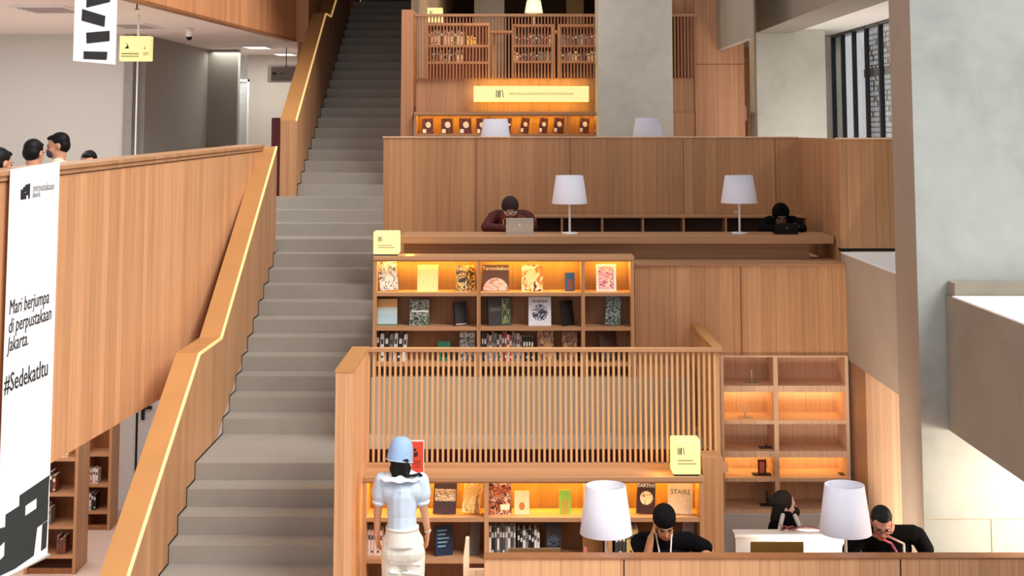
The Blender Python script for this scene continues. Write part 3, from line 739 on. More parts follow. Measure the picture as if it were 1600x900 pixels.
p = P(834, 20, 26.0)
t = thing('study_desk', 'desk behind the slatted screen carrying the warm lamp', 'desk', (p.x - .5, 25.6, ZT4))
zz4 = PZ(50, 26.0) - ZT4
part('worktop', (-.3, 1.6, 0, .6, zz4 - .04, zz4), W_H, t)
for a in (-.25, 1.5): part('leg', (a, a + .05, .25, .3, 0, zz4 - .04), W_H, t)
lt_ = lamp('warm glowing lamp high above the slatted screen', 834, 1, 20, 29, 26.0, ZT4 + zz4)
for ch in lt_.children:
    if ch.name.startswith('lamp_shade'): ch.data.materials[0] = plain('warm_shade', (1, .93, .78), .7, var=.01, emit=(1, .8, .5), es=.7)
struct('wall_panel_top', (PX(741, 10, 27), PX(788, 10, 27), 27, 27.1, ZT4, 9), plain('slate', srgb(150, 146, 146), .6))
struct('wall_panel_brown', (PX(885, 10, 28.), PX(912, 10, 28.), 28, 28.3, ZT4, 9), plain('olive_brown', srgb(120, 98, 66), .7))

def lantern(label, u, v0, v1, wpx, Y, dep=.2, zsit=None):
    p = P(u, v1, Y); zb_ = zsit if zsit else p.z
    hw = wpx / (FPX * 1.01 / Y) / 2; h = PZ(v0, Y) - zb_
    t = thing('lantern_sign', label, 'sign', (p.x, Y, zb_))
    part('foot', (-hw * .9, hw * .9, .01, dep - .01, 0, .012), BLACKM, t)
    part('box', (-hw, hw, 0, dep, .012, h), GLOW, t, .012)
    book_logo(t, -hw * .62, h * .6, h * .2, -.0)
    bm = BM()
    for k in range(2): box(bm, -hw * .62, hw * (.45, .7)[k], -.002, 0, h * (.42, .33)[k], h * (.42, .33)[k] + h * .03)
    obj('print', bm, TAN_T, t)
    return t
lantern('yellow glowing box sign on the left end of the walkway bookcase', 603, 362, 403, 40, 13.93, .2, ztop2)
lantern('yellow glowing box sign on the right end of the lower bookcase', 1073, 688, 740, 43, 12.22, .2, ztop1)
lantern('yellow glowing box sign behind the left part of the slatted screen', 679, 12, 36, 25, 21.65, .15, PZ(36, 21.6))
for (u, v, Y, e) in ((640, 385, 14.2, 9), (1030, 722, 12.3, 9)):
    p = P(u, v, Y); light('POINT', 'sign_glow', (p.x, Y, p.z), (0, 0, 0), e * .16, (1, .55, .12), shadow_soft_size=.05)

# ------------------------------------------------------------------ right upper: beams, column, window
zbm = EYE + 1.28
b = BM(); box(b, XW, XW + .5, 12.36, 19.1, zbm, 9); box(b, XW, XW + .5, 19.7, 22.2, zbm - .02, 9); o = obj('upper_beam', b, concrete('beam_concrete', srgb(150, 140, 126), .06)); o['kind'] = 'structure'
struct('upper_column', (XW + .001, PX(1290, 100, 19.1), 19.11, 19.69, ZT3, 9), CONC)
struct('ceiling_right', (XW + .5, 4.85, 12.36, 24, zbm + .05, zbm + .2), plain('ceiling_lit', srgb(244, 240, 232), .6, var=.02))
struct('wall_gallery', (XW, 4.62, 22.2, 22.4, 3.0, zbm + .05), wood('wood_gallery', srgb(170, 120, 84)))
struct('floor_gallery', (XW + .13, 4.85, 14.53, 22.2, 2.6, 2.75), CARPET)
XWIN = 4.62
zw0, zw1 = 2.75, zbm + .04
wn_ = thing('window', 'tall window with black mullions behind the desk tier at upper right', 'window', (XWIN, 17.0, zw0))
wn_.name = 'window_1'
ys = [0.05, .72, 1.42, 2.1, 2.75, 3.35]
for i, y in enumerate(ys):
    part('mullion', (-.02, .04, y, y + .05, 0, zw1 - zw0), BLACKM, wn_)
for a, b_ in zip(ys, ys[1:]):
    part('pane', (.01, .016, a + .05, b_, .05, zw1 - zw0 - .03), plain('window_glass', (.96, .985, 1), .0, trans=1, spec=.1), wn_)
part('sill', (-.02, .13, 0, 3.4, -.02, .05), BLACKM, wn_); part('head', (-.02, .13, 0, 3.4, zw1 - zw0 - .03, zw1 - zw0), BLACKM, wn_)
wn_['kind'] = 'structure'
struct('wall_window_far', (XWIN - .4, XWIN + .15, 20.42, 20.6, zw0, zw1), CONC)
# perforated screen outside
t = thing('perforated_screen', 'white-lit perforated metal screen outside the tall window', 'screen', (5.25, 16.6, zw0))
bm = BM()
ny, nz_ = 44, 40; dy, dz = 4.4 / ny, (zw1 - zw0 + .4) / nz_
for j in range(ny + 1):
    box(bm, 0, .01, j * dy - .012, j * dy + .012, 0, dz * nz_)
for k in range(nz_ + 1):
    box(bm, .001, .009, 0, dy * ny, k * dz - .01, k * dz + .01)
for j in range(ny):
    for k in range(nz_):
        if R.random() < .16: box(bm, .002, .008, j * dy, (j + 1) * dy, k * dz, (k + 1) * dz)
obj('mesh_panel', bm, plain('screen_metal', srgb(120, 126, 132), .5, .2), t)
part('crossbar', (-.03, 0, 0, 4.4, (PZ(105, 19) - zw0) - .07, (PZ(105, 19) - zw0) + .05), plain('screen_bar', srgb(60, 66, 70), .5), t)

# ------------------------------------------------------------------ room lamps and added fill lights
def area(name, loc, size, energy, color=(1, .93, .82), rot=(0, 0, 0), sy=None):
    o = light('AREA', name, loc, rot, energy, color, size=size)
    if sy: o.data.shape = 'RECTANGLE'; o.data.size_y = sy
    return o
area('balcony_downlight', (-6.5, 17, ZC - .05), 3, 110, (.94, .98, 1), sy=4)
area('passage_downlight', (-4.6, 25, ZC - .05), 1.2, 40, (1, .95, .88))
area('ground_downlight', (-5.4, 15.6, zbot - .06), 2.4, 110, (1, .93, .86), sy=5)
area('right_downlight', (4.5, 10.95, zb0 - .04), 1.2, 150, (1, .9, .74), (math.radians(35), 0, math.radians(20)), sy=1.2)
area('gallery_fill', (4.0, 17.6, 2.95), 1.0, 38, (1, .97, .92), (PI, 0, 0), sy=3)  # unseen fill added to brighten the gallery ceiling and column
q_ = Vector((.75, .75, .35)).to_track_quat('-Z', 'Y').to_euler()
light('SPOT', 'nook_fill', (2.2, 11.75, .35), q_, 130, (1, .86, .7), spot_size=math.radians(110), spot_blend=.8, shadow_soft_size=.25)  # unseen spot added behind the front parapet to brighten the nook
area('stack_fill', (.3, 20.4, EYE + 2.7), .5, 70, (1, .86, .62), (math.radians(25), 0, 0), sy=.3)  # unseen fill added to brighten the books behind the screen
area('top_downlight', (.6, 24, EYE + 3.2), 1.5, 80, (1, .8, .55))

# ------------------------------------------------------------------ books
WHITEP = plain('white_pages', srgb(240, 238, 228), .7)
def book(label, u0, u1, v0, v1, Y, z, mat, rz=0, lean=8, thick=.025, roll=0, title=None, tcol=None, tz=.75, tsize=.035, art=None, name='book', pages=None):
    p = P((u0 + u1) / 2, v1, Y); s_ = FPX * 1.01 / Y
    wv = (u1 - u0) / s_ / max(.5, math.cos(rz)); h = (v1 - v0) / s_ / math.cos(math.radians(lean))
    if roll: wv -= abs(math.sin(roll)) * h * .8
    t = thing(name, label, 'book', (p.x, Y, z + (abs(math.sin(roll)) * wv / 2)))
    t.rotation_euler = (-math.radians(lean), roll, rz)
    bm = BM(); box(bm, -wv / 2, wv / 2, 0, .003, 0, h); box(bm, -wv / 2, wv / 2, thick - .003, thick, 0, h); box(bm, -wv / 2, -wv / 2 + .003, 0.0031, thick - .0031, 0, h)
    obj('cover', bm, mat, t)
    part('pages', (-wv / 2 + .0035, wv / 2 - .004, .0032, thick - .0032, .003, h - .003), pages or WHITEP, t)
    if title: text('title', title, tsize, (0, -.0006, h * tz), (1, 0, 0), (0, 0, 1), tcol or WHITE, t, ext=.0004, align='CENTER')
    if art: art(t, wv, h)
    return t
def disc(bm, x, z, r, y0=-.0012, y1=0, seg=24, a0=0, a1=2 * PI, sx=1.0):
    pts = [(x + r * sx * math.cos(a0 + (a1 - a0) * i / seg), z + r * math.sin(a0 + (a1 - a0) * i / seg)) for i in range(seg if a1 - a0 > 6 else seg + 1)]
    prism(bm, pts, y0, y1, 'XZ')
def art_disc(col, r, cx=0, cz=.4, name='cover_picture', sx=1, half=False):
    def f(t, w_, h):
        bm = BM(); disc(bm, cx * w_, cz * h, r * w_, a1=PI if half else 2 * PI, sx=sx)
        o = obj(name, bm, col, t); o['label'] = 'printed picture'
    return f
def art_panel(col, x0, x1, z0, z1):
    def f(t, w_, h): part('cover_picture', (x0 * w_, x1 * w_, -.001, 0, z0 * h, z1 * h), col, t)
    return f
def arts(*fs):
    def f(t, w_, h):
        for g in fs: g(t, w_, h)
    return f
c_ = srgb
YB = 14.0; zA, zB, zC_ = sh2
book('white book with black floral print, tilted, first on the top walkway shelf', 592, 624, 412, 456, YB, zA, cover('floral', [c_(240, 232, 222), c_(60, 56, 50), c_(236, 226, 214), c_(196, 120, 110)], 5, 'noise', [.0, .50, .56, .75]), roll=-.1)
book('plain pale yellow folder standing in the orange-lit walkway shelf', 652, 684, 415, 455, YB, zA, plain('pale_yellow', c_(250, 226, 160), .6))
book('cream and dark book beside the first upright of the walkway shelf', 714, 742, 416, 455, YB, zA, cover('creamdark', [c_(60, 50, 30), c_(236, 196, 120), c_(70, 48, 30), c_(230, 200, 150)], 3, 'noise'), rz=.35)
book('large brown book with a pink half globe on its cover', 754, 795, 414, 454, YB, zA, plain('cover_brown', c_(92, 62, 46), .5), title='Terombabee', tcol=plain('cream_print', c_(248, 236, 190)), tz=.8, tsize=.05,
     art=arts(art_disc(cover('pinkglobe', [c_(226, 170, 150), c_(240, 200, 180), c_(196, 140, 124)], 3, 'cells'), .48, 0, .02, half=True)))
book('orange and cream illustrated book in the middle of the lit walkway shelf', 815, 848, 414, 454, YB, zA, cover('orangebird', [c_(240, 120, 30), c_(250, 206, 130), c_(255, 236, 190), c_(110, 30, 16)], 2.5, 'noise'), art=art_disc(plain('cream_art', c_(252, 226, 160)), .3, -.05, .55, sx=.9))
book('small blue booklet near the right of the lit walkway shelf', 883, 898, 425, 453, YB, zA, plain('blue_booklet', c_(40, 90, 130), .5), art=art_panel(plain('brown_art', c_(120, 80, 70)), -.25, .35, .05, .65), thick=.012)
book('white and magenta patterned card book alone in the right bay, lit shelf', 932, 963, 413, 454, YB, zA, plain('card_white', c_(250, 238, 232), .6), art=art_panel(cover('magenta', [c_(160, 50, 100), c_(250, 226, 226), c_(200, 70, 90), c_(250, 236, 232)], 7, 'noise'), -.38, .38, .08, .92))
book('book with orange sky over pale blue waves on the second walkway shelf', 590, 620, 469, 509, YB, zB, cover('waves', [c_(110, 130, 90), c_(176, 204, 210), c_(200, 216, 214), c_(214, 160, 90)], 1, 'bands', [0, .06, .45, .68]))
book('dark green leafy book with a white band on its cover', 640, 670, 470, 509, YB, zB, cover('leafy', [c_(24, 44, 30), c_(30, 60, 40), c_(200, 196, 180), c_(24, 50, 32)], 8), art=art_panel(WHITE, -.4, .45, .52, .58))
book('small black book turned sideways before the first upright', 712, 730, 473, 509, YB, zB, plain('cover_black', c_(26, 20, 24), .5, var=.3), rz=.5, thick=.03, art=art_panel(plain('pink_edge', c_(200, 160, 150)), -.45, .45, .04, .09))
book('dark book with a green panel at its right edge', 764, 799, 466, 509, YB, zB, plain('cover_charcoal', c_(48, 38, 32), .5), rz=.25, art=arts(art_panel(cover('greenp', [c_(50, 60, 30), c_(150, 160, 100), c_(40, 50, 24)], 3), .1, .45, .05, .95), art_panel(plain('grey_label', c_(90, 84, 80)), -.42, .05, .5, .63)))
book('white book with a round blue-black emblem facing out', 826, 861, 465, 508, YB, zB, plain('cover_white', c_(224, 222, 226), .6),
     art=arts(art_disc(cover('emblem_blue', [c_(40, 40, 60), c_(90, 90, 120), c_(230, 230, 236), c_(36, 36, 54)], 4), .36, 0, .46), art_panel(cover('ringtext', [c_(230, 230, 232), c_(50, 50, 66)], 16, 'cells', [0, .5]), -.35, .35, .80, .9)))
book('slim black book with white pages turned toward the right', 881, 898, 470, 508, YB, zB, plain('cover_black', (0, 0, 0)), rz=.75, thick=.035)
book('black speckled leaning book alone in the right bay, second shelf', 944, 970, 465, 508, YB, zB, cover('speckle', [c_(14, 20, 18), c_(24, 50, 40), c_(180, 190, 180), c_(14, 20, 18)], 9), roll=.08, rz=.1)
t = book('green booklet with a dark arch on the third walkway shelf', 684, 703, 530, 560, YB, zC_, plain('cover_green', c_(36, 120, 86), .5), art=art_disc(BLACK, .25, 0, .3))
book('black and white book titled SUPER on the third walkway shelf', 718, 742, 518, 562, YB, zC_, cover('bw', [c_(30, 30, 32), c_(200, 200, 196), c_(24, 24, 26)], 7), title='SUPER', tz=.8, tsize=.055)
book('brown carved-pattern book left of its taller-looking neighbour, third shelf', 840, 865, 517, 562, YB, zC_, cover('carved1', [c_(190, 140, 96), c_(96, 60, 40), c_(200, 156, 110)], 4))
book('brown ornamental book just right of the other carved-pattern book', 878, 901, 518, 562, YB, zC_, cover('carved2', [c_(150, 96, 66), c_(70, 40, 28), c_(206, 150, 104)], 5), rz=-.15)
book('dark open-faced book leaning in the right bay, third shelf', 940, 967, 518, 562, YB, zC_, plain('cover_umber', c_(70, 50, 44), .5), rz=.7, art=art_panel(plain('grey_label', (0, 0, 0)), -.4, .3, .1, .45), thick=.03)

def spines(where, group, u0, u1, vtops, Y, z, cols, n, lean=0, name='book', depth=.16):
    """upright books side by side, spine to the viewer"""
    x0, x1 = PX(u0, 600, Y), PX(u1, 600, Y); ww = (x1 - x0) / n; out = []
    names = {}
    for k in range(n):
        cn, col = cols[k % len(cols)] if n <= len(cols) else cols[R.randrange(len(cols))]
        h = PZ(vtops[k % len(vtops)] + R.uniform(-1.2, 1.2), Y) - z
        bm = BM(); w_ = ww * R.uniform(.78, .96)
        box(bm, -w_ / 2, w_ / 2, 0, depth, 0, h, 0); box(bm, -w_ / 2 + .002, w_ / 2 - .002, .003, depth + .001, .002, h + .0006, 1)
        box(bm, -w_ / 2 * .7, w_ / 2 * .7, -.0008, 0, h * .62, h * .8, 2)
        if k % 2: box(bm, -w_ / 2 * .7, w_ / 2 * .7, -.0008, 0, h * .12, h * .2, 2)
        o = obj(name, bm, [plain('spine_' + cn.replace(' ', '_'), col, .5, var=.1), WHITEP, plain('spine_print_' + ('light' if sum(col) < .6 else 'dark'), (.75, .73, .68) if sum(col) < .6 else (.06, .05, .05), .6)])
        o.location = (x0 + ww * (k + .5), Y, z); o.rotation_euler = (0, lean * (k / n), 0)
        tag(o, '%s-spined upright book in %s' % (cn, where), 'book', group)
        out.append(o)
    return out
BW = [('black', c_(26, 26, 28)), ('white', c_(226, 224, 218)), ('grey', c_(130, 130, 130))]
GR = [('grey', c_(150, 150, 150)), ('white', c_(226, 222, 216)), ('dark grey', c_(70, 70, 74)), ('red', c_(186, 60, 44)), ('black', c_(26, 26, 28)), ('pink', c_(226, 180, 170))]
spines('the leftmost row of the third walkway shelf', 'books at the left of the third walkway shelf', 586, 633, [519, 522, 520, 522, 521, 519, 523], YB, zC_, [BW[0], BW[1], BW[0], BW[2], BW[1], BW[0], BW[1]], 7, .12)
spines('the long grey and red row of the middle walkway bay', 'grey and red books in the middle walkway bay', 752, 816, [519, 520, 522, 524], YB, zC_, GR, 16)
spines('the short dark row right of the long grey row', 'short dark books in the middle walkway bay', 817, 834, [526, 527], YB, zC_, [BW[0]], 4)
YL = 12.3; zA1, zB1 = sh1[0], sh1[1]
book('brown book with a cream lettered panel right of the standing woman', 676, 713, 757, 803, YL, zA1, plain('cover_plum', c_(70, 46, 50), .5), roll=.05, rz=.1, art=art_panel(cover('creamletters', [c_(240, 216, 176), c_(120, 60, 30), c_(246, 226, 190)], 6), -.45, .45, .40, .78))
book('cream and yellow tilted book next to the brown one on the lit shelf', 718, 752, 755, 805, YL, zA1, cover('creamyellow', [c_(236, 190, 100), c_(250, 222, 150), c_(200, 130, 60)], 2), roll=.16, rz=.15)
book('dark maroon book with orange swirls right of the upright', 765, 799, 754, 802, YL, zA1, cover('swirl', [c_(70, 24, 24), c_(230, 130, 60), c_(80, 26, 26), c_(226, 200, 180)], 6), rz=.1, art=art_panel(plain('cream_print', (0, 0, 0)), -.0, .42, .14, .3))
book('small cream card with an arched window on the lit lower shelf', 804, 827, 769, 803, YL, zA1, plain('card_cream', c_(250, 226, 170), .6), art=art_disc(plain('arch_orange', c_(206, 130, 50)), .25, 0, .35, sx=.8), thick=.01)
book('small green card standing in the middle of the lit lower shelf', 874, 892, 765, 800, YL, zA1, plain('card_green', c_(150, 196, 70), .6), art=art_panel(plain('olive_art', c_(190, 160, 50)), -.3, .3, .02, .6), thick=.01)
book('pale pink book mostly hidden behind the front lamp shade', 913, 957, 750, 802, YL, zA1, plain('card_pink', c_(244, 214, 190), .6), art=art_panel(BLACK, -.35, -.28, .88, .93))
book('dark brown cookbook with a cream flower, left of the capped reader', 993, 1024, 751, 801, YL, zA1, plain('cover_cocoa', c_(62, 28, 22), .5), roll=.08, rz=.1, title='EARTHY', tz=.76, tsize=.042, art=art_disc(cover('flower', [c_(244, 214, 150), c_(250, 232, 190), c_(190, 120, 50)], 4), .36, .02, .45))
book('tall cream book titled STAIRS above the capped reader', 1043, 1082, 752, 801, YL, zA1, plain('cover_sand', c_(240, 206, 160), .6), rz=-.05, roll=.04, title='STAIRS', tcol=plain('green_print', c_(60, 84, 70)), tz=.58, tsize=.055)
book('navy blue book with pale lettering on the second lower shelf', 681, 707, 829, 872, YL, zB1, plain('cover_navy', c_(18, 40, 66), .45), rz=.3, thick=.03, title='', art=arts(*[art_panel(plain('pale_blue', c_(140, 180, 200)), -.35, .1 + .1 * (k % 3), .3 + .13 * k, .34 + .13 * k) for k in range(5)]))
book('black and white line-drawn book leaning before the upright', 731, 750, 822, 871, YL, zB1, cover('linework', [c_(30, 26, 28), c_(220, 206, 190), c_(26, 22, 24), c_(220, 206, 190), c_(26, 22, 24)], 5, 'wave', [0, .35, .45, .7, .8]), roll=.1, rz=.3)
book('dark book with a round blue-grey emblem behind the bronze laptop', 853, 878, 823, 871, YL, zB1, plain('cover_night', c_(44, 36, 38), .5), roll=.05, rz=.3, art=art_disc(cover('emblem2', [c_(20, 24, 34), c_(90, 100, 120), c_(16, 20, 28)], 5), .42, 0, .38))
book('brown book with a pale twig pattern beside the front lamp pole', 911, 942, 836, 870, YL, zB1, cover('twigs', [c_(70, 40, 22), c_(206, 150, 84), c_(80, 46, 26), c_(196, 136, 76)], 5, 'wave', [0, .3, .42, .75]), rz=.05, art=art_panel(plain('pink_tag', c_(226, 120, 140)), -.45, -.3, .06, .38))
book('grey magazine leaning in the dark bay right of the capped reader', 1060, 1084, 820, 868, YL, zB1, plain('cover_mag', c_(150, 140, 140), .5), roll=.2, rz=.3)
spines('the pale series beside the standing woman', 'pale pink volumes beside the standing woman', 568, 600, [829], YL, zB1, [('pale pink', c_(240, 214, 204))], 7)
spines('the crowded row above the bronze laptop', 'books above the bronze laptop', 764, 806, [822, 824], YL, zB1, [('black', c_(30, 28, 28)), ('white', c_(216, 212, 204)), ('dark grey', c_(70, 66, 66)), ('grey', c_(120, 116, 112))], 10)
spines('the shorter mixed row right behind the bronze laptop', 'mixed books behind the bronze laptop', 808, 843, [828, 833], YL, zB1, [('white', c_(226, 222, 216)), ('black', c_(30, 28, 28)), ('red', c_(190, 70, 56)), ('grey', c_(150, 148, 144))], 8)
spines('the dark gap right of the front lamp pole', 'dark volumes right of the front lamp', 959, 976, [833], YL, zB1, [('dark grey', c_(64, 60, 64))], 3)
spines('the yellow-striped set left of the capped reader', 'yellow volumes left of the capped reader', 977, 995, [828], YL, zB1, [('yellow', c_(226, 196, 120))], 4)
# red notice on the lower bookcase
t = thing('notice_stand', 'red printed notice in a white frame behind the hatted woman', 'notice', (PX(652, 737, 12.3), 12.3, ztop1))
hn = PZ(688, 12.3) - ztop1
part('board', (-.057, .057, 0, .008, 0, hn), WHITE, t)
part('poster', (-.05, .05, -.0015, 0, .01, hn - .01), plain('poster_red', c_(222, 78, 56), .5), t)
bm = BM(); prism(bm, [(-.03, hn * .5), (.0, hn * .52), (.005, hn * .66), (-.028, hn * .64)], -.003, -.0015, 'XZ'); disc(bm, -.02, hn * .72, .012, -.003, -.0015)
for k in range(4): box(bm, -.035, .03, -.003, -.0015, hn * (.2 + .06 * k), hn * (.2 + .06 * k) + .003)
obj('print', bm, plain('poster_ink', c_(60, 24, 22)), t)
# display books of the upper tier
Y5 = 18.98; z5 = PZ(209, 18.9)
LB5 = ['at the far left end', 'second from the left end', 'third from the left end', 'just left of the lamp shade', 'just right of the lamp shade', 'second right of the lamp shade', 'third right of the lamp shade', 'left of the second upright', 'right of the last upright', 'cut off by the concrete pillar']
for k, (a, b_) in enumerate(((660, 677), (690, 708), (718, 737), (745, 760), (789, 799), (811, 827), (840, 856), (863, 881), (903, 921), (927, 934))):
    mt = cover('display%d' % k, [c_(96, 34, 20), c_(120, 70, 30), c_(80, 26, 18)], 3)
    book('dark red display book under the long sign, %s' % LB5[k], a, b_, 184, 208, Y5, z5, mt, rz=.25, roll=.0 if k < 4 else .15, thick=.02,
         art=arts(art_disc(plain('display_white', c_(250, 236, 210)), .27, .05, .58, sx=.9), art_panel(plain('display_white', (0, 0, 0)), -.45, -.15, .05, .3)))
# books behind the dark screen
YS = 21.7
spines('the upper row behind the left of the dark screen', 'pale books behind the dark screen', 667, 724, [48, 49, 47], YS, PZ(70, 21.6), [('cream', c_(236, 214, 176)), ('dark brown', c_(60, 40, 34)), ('pink', c_(226, 180, 160))], 18)
spines('the short golden group behind the dark screen', 'golden books behind the dark screen', 727, 742, [56, 58], YS, PZ(70, 21.6), [('golden', c_(240, 186, 70))], 4)
spines('the lower row behind the left of the dark screen', 'mixed books behind the dark screen', 668, 722, [80, 79], YS, PZ(96, 21.6), [('cream', c_(226, 206, 176)), ('dark brown', c_(60, 40, 34)), ('brown', c_(120, 70, 50))], 16)
for (ua, ub, va, vb, lab) in ((800, 864, 52, 70, 'the middle bookcase upper row behind the screen'), (802, 864, 80, 95, 'the middle bookcase lower row behind the screen'), (875, 934, 52, 70, 'the right bookcase upper row behind the screen'), (875, 934, 80, 95, 'the right bookcase lower row behind the screen')):
    spines(lab, 'books of ' + lab, ua, ub, [va, va + 2, va + 4], 23.5, PZ(vb, 23.4), [('cream', c_(226, 206, 176)), ('dark brown', c_(50, 34, 30)), ('red brown', c_(130, 50, 40)), ('grey', c_(130, 126, 122))], 14)
# books on the ground bookcases
YG = 16.55
spines('the top shelf of the ground bookcase by the banner', 'books on the ground bookcase top shelf', 76, 110, [697, 700], YG, zs[3], [('cream', c_(226, 206, 176)), ('brown', c_(150, 100, 60))], 6)
spines('the second shelf of the ground bookcase by the banner', 'books on the ground bookcase second shelf', 60, 92, [738, 742], YG, zs[2], [('brown', c_(96, 56, 40)), ('dark brown', c_(50, 34, 30))], 6)
spines('the third shelf of the ground bookcase by the banner', 'books on the ground bookcase third shelf', 60, 86, [790, 794], YG, zs[1], [('grey', c_(140, 136, 132)), ('dark brown', c_(50, 34, 30))], 6)
spines('the bottom shelf of the ground bookcase by the banner', 'books on the ground bookcase bottom shelf', 96, 110, [838, 842], YG, zs[0], [('cream', c_(216, 190, 160)), ('brown', c_(170, 110, 70))], 3)
spines('the middle shelf of the narrow ground bookcase', 'books on the narrow ground bookcase', 141, 157, [733, 735], 18.3, zs2[1], [('white', c_(226, 216, 212)), ('pink', c_(216, 190, 190))], 4)
spines('the bottom shelf of the narrow ground bookcase', 'dark books on the narrow ground bookcase', 141, 155, [770, 772], 18.3, zs2[0], [('black', c_(30, 28, 28)), ('white', c_(220, 216, 210))], 4)

# ------------------------------------------------------------------ laptops and tables
def laptop(label, u, vtop, wpx, Y, z, mat, tilt=18, logo=WHITE, edge=None):
    s_ = FPX * 1.01 / Y; wl = wpx / s_; h = max(.1, (PZ(vtop, Y) - z) / math.cos(math.radians(tilt)))
    t = thing('laptop', label, 'laptop', (PX(u, vtop, Y), Y, z))
    part('base', (-wl / 2, wl / 2, 0, wl * .68, 0, .014), mat, t, .003)
    bm = BM(); box(bm, -wl / 2 + .01, wl / 2 - .01, .04, wl * .4, .014, .016); obj('keyboard', bm, BLACK, t)
    bm = BM(); box(bm, -wl / 2, wl / 2, -.007, 0, 0, h); o = obj('lid', bm, mat, t, bevel=.003); o.location = (0, 0, .016); o.rotation_euler = (math.radians(tilt), 0, 0)
    bm = BM(); box(bm, -wl / 2 + .008, wl / 2 - .008, .0, .001, .01, h - .01); q = obj('screen', bm, BLACK, o)
    bm = BM(); disc(bm, 0, h * .55, wl * .035, -.009, -.007, sx=.85); q = obj('logo', bm, logo, o)
    return t
laptop('bronze laptop lid low at the left end of the reading desk', 835, 858, 79, 10.6, ZD1, BRASSM, 5, plain('cream_logo', c_(240, 226, 190)))
laptop('dark gold laptop before the white table at lower right', 1213, 848, 81, 10.6, ZD1, plain('laptop_gold', c_(126, 96, 44), .4, .2), 5, plain('cream_logo', (0, 0, 0)))
laptop('silver laptop of the reader in dark red', 812, 343, 43, 14.85, ZD2, ALU, 12)
laptop('black laptop of the black-veiled reader at the desk end', 1229, 351, 36, 14.85, ZD2, BLACK, 15, plain('grey_print', (0, 0, 0)))
# white table at lower right
YW = 12.62; ztw = PZ(835, YW)
xt0, xt1 = 1.92, PX(1322, 850, YW)
t = thing('white_table', 'white counter table in front of the pale wall shelf', 'table', (xt0, YW, -.6))
part('top', (0, xt1 - xt0, 0, .16, ztw + .57, ztw + .6), plain('table_white', srgb(226, 224, 222), .45, var=.01), t, .004)
part('front_panel', (.01, xt1 - xt0 - .01, .01, .03, 0, ztw + .57), plain('table_front', srgb(214, 212, 210), .5, var=.01), t)
part('side_panel', (.01, .03, .03, .15, 0, ztw + .57), plain('table_front', (0, 0, 0)), t); part('side_panel', (xt1 - xt0 - .03, xt1 - xt0 - .01, .03, .15, 0, ztw + .57), plain('table_front', (0, 0, 0)), t)
DRED = plain('strap_red', c_(84, 28, 36), .6)
t = thing('shoulder_bag', 'folded white bag with dark red straps lying on the white table', 'bag', (PX(1262, 834, 12.68), 12.68, ztw))
bm = BM(); ell(bm, (.05, .03, .018), (.14, .05, .018)); obj('body', bm, plain('bag_white', c_(226, 214, 212), .7), t, True)
bm = BM()
pts = [(-.16 + .3 * k / 14, .0, .02 + .03 * math.sin(k / 14 * PI)) for k in range(15)]
for a, b_ in zip(pts, pts[1:]): cap(bm, a, b_, .006, .006, 8)
pts = [(-.17 + .06 * math.cos(k * .6), .02, .03 + .018 * math.sin(k * 1.1)) for k in range(12)]
for a, b_ in zip(pts, pts[1:]): cap(bm, a, b_, .006, .006, 8)
obj('strap', bm, DRED, t, True)

# ------------------------------------------------------------------ people
def skin(nm, c): return plain('skin_' + nm, srgb(*c), .55, var=.04, scale=12)
def finger(bm, base, d, side, n, L, r, curl):
    """a finger of two bent joints starting at base"""
    d = d.normalized(); p = base; q = base + d * L * .5; d2 = (d + n * curl).normalized(); e = q + d2 * L * .5
    cap(bm, p, q, r, r * .92, 8); cap(bm, q, e, r * .92, r * .75, 8)
def hand(bm, wrist, d, n, side, s=1.0, curl=.6):
    """palm and five fingers; d points along the hand, n out of the palm, side toward the thumb"""
    d, n, side = d.normalized(), n.normalized(), side.normalized()
    pc = wrist + d * .045 * s
    for k in (-1.5, -.5, .5, 1.5): cap(bm, wrist + side * k * .012 * s, wrist + d * .085 * s + side * k * .019 * s, .014 * s, .011 * s, 8)
    for k, L in ((1.5, .072), (.5, .08), (-.5, .074), (-1.5, .058)):
        finger(bm, wrist + d * .085 * s + side * k * .0205 * s, d + side * k * .04, side, n, L * s, .0085 * s, curl)
    finger(bm, wrist + d * .025 * s + side * .022 * s, d * .7 + side * .7, side, n, .065 * s, .0098 * s, curl * .5)
def frame(yaw, pitch, roll=0):
    """columns: right, forward, up for a head turned yaw (0 = facing -Y) and pitched down"""
    M = Matrix.Rotation(yaw, 3, 'Z') @ Matrix.Rotation(pitch, 3, 'X') @ Matrix.Rotation(roll, 3, 'Y')
    return M        # local: x right (image right), -y forward, z up
def head_solid(bm, c, M, s=1.0):
    f = lambda x, y, z: c + M @ Vector((x * s, y * s, z * s))
    ell(bm, f(0, .012, .03), (.074 * s, .093 * s, .088 * s), M)
    ell(bm, f(0, -.03, -.035), (.060 * s, .062 * s, .075 * s), M)
    ell(bm, f(0, -.052, -.085), (.030 * s, .028 * s, .024 * s), M)          # chin
    cap(bm, f(0, -.088, .012), f(0, -.104, -.022), .009 * s, .015 * s, 8)     # nose
    ell(bm, f(0, -.077, .024), (.052 * s, .016 * s, .012 * s), M)            # brow
    for a in (-1, 1):
        ell(bm, f(a * .075, .012, -.005), (.010 * s, .020 * s, .032 * s), M, 10)
        ell(bm, f(a * .038, -.062, -.02), (.022 * s, .022 * s, .020 * s), M, 10)
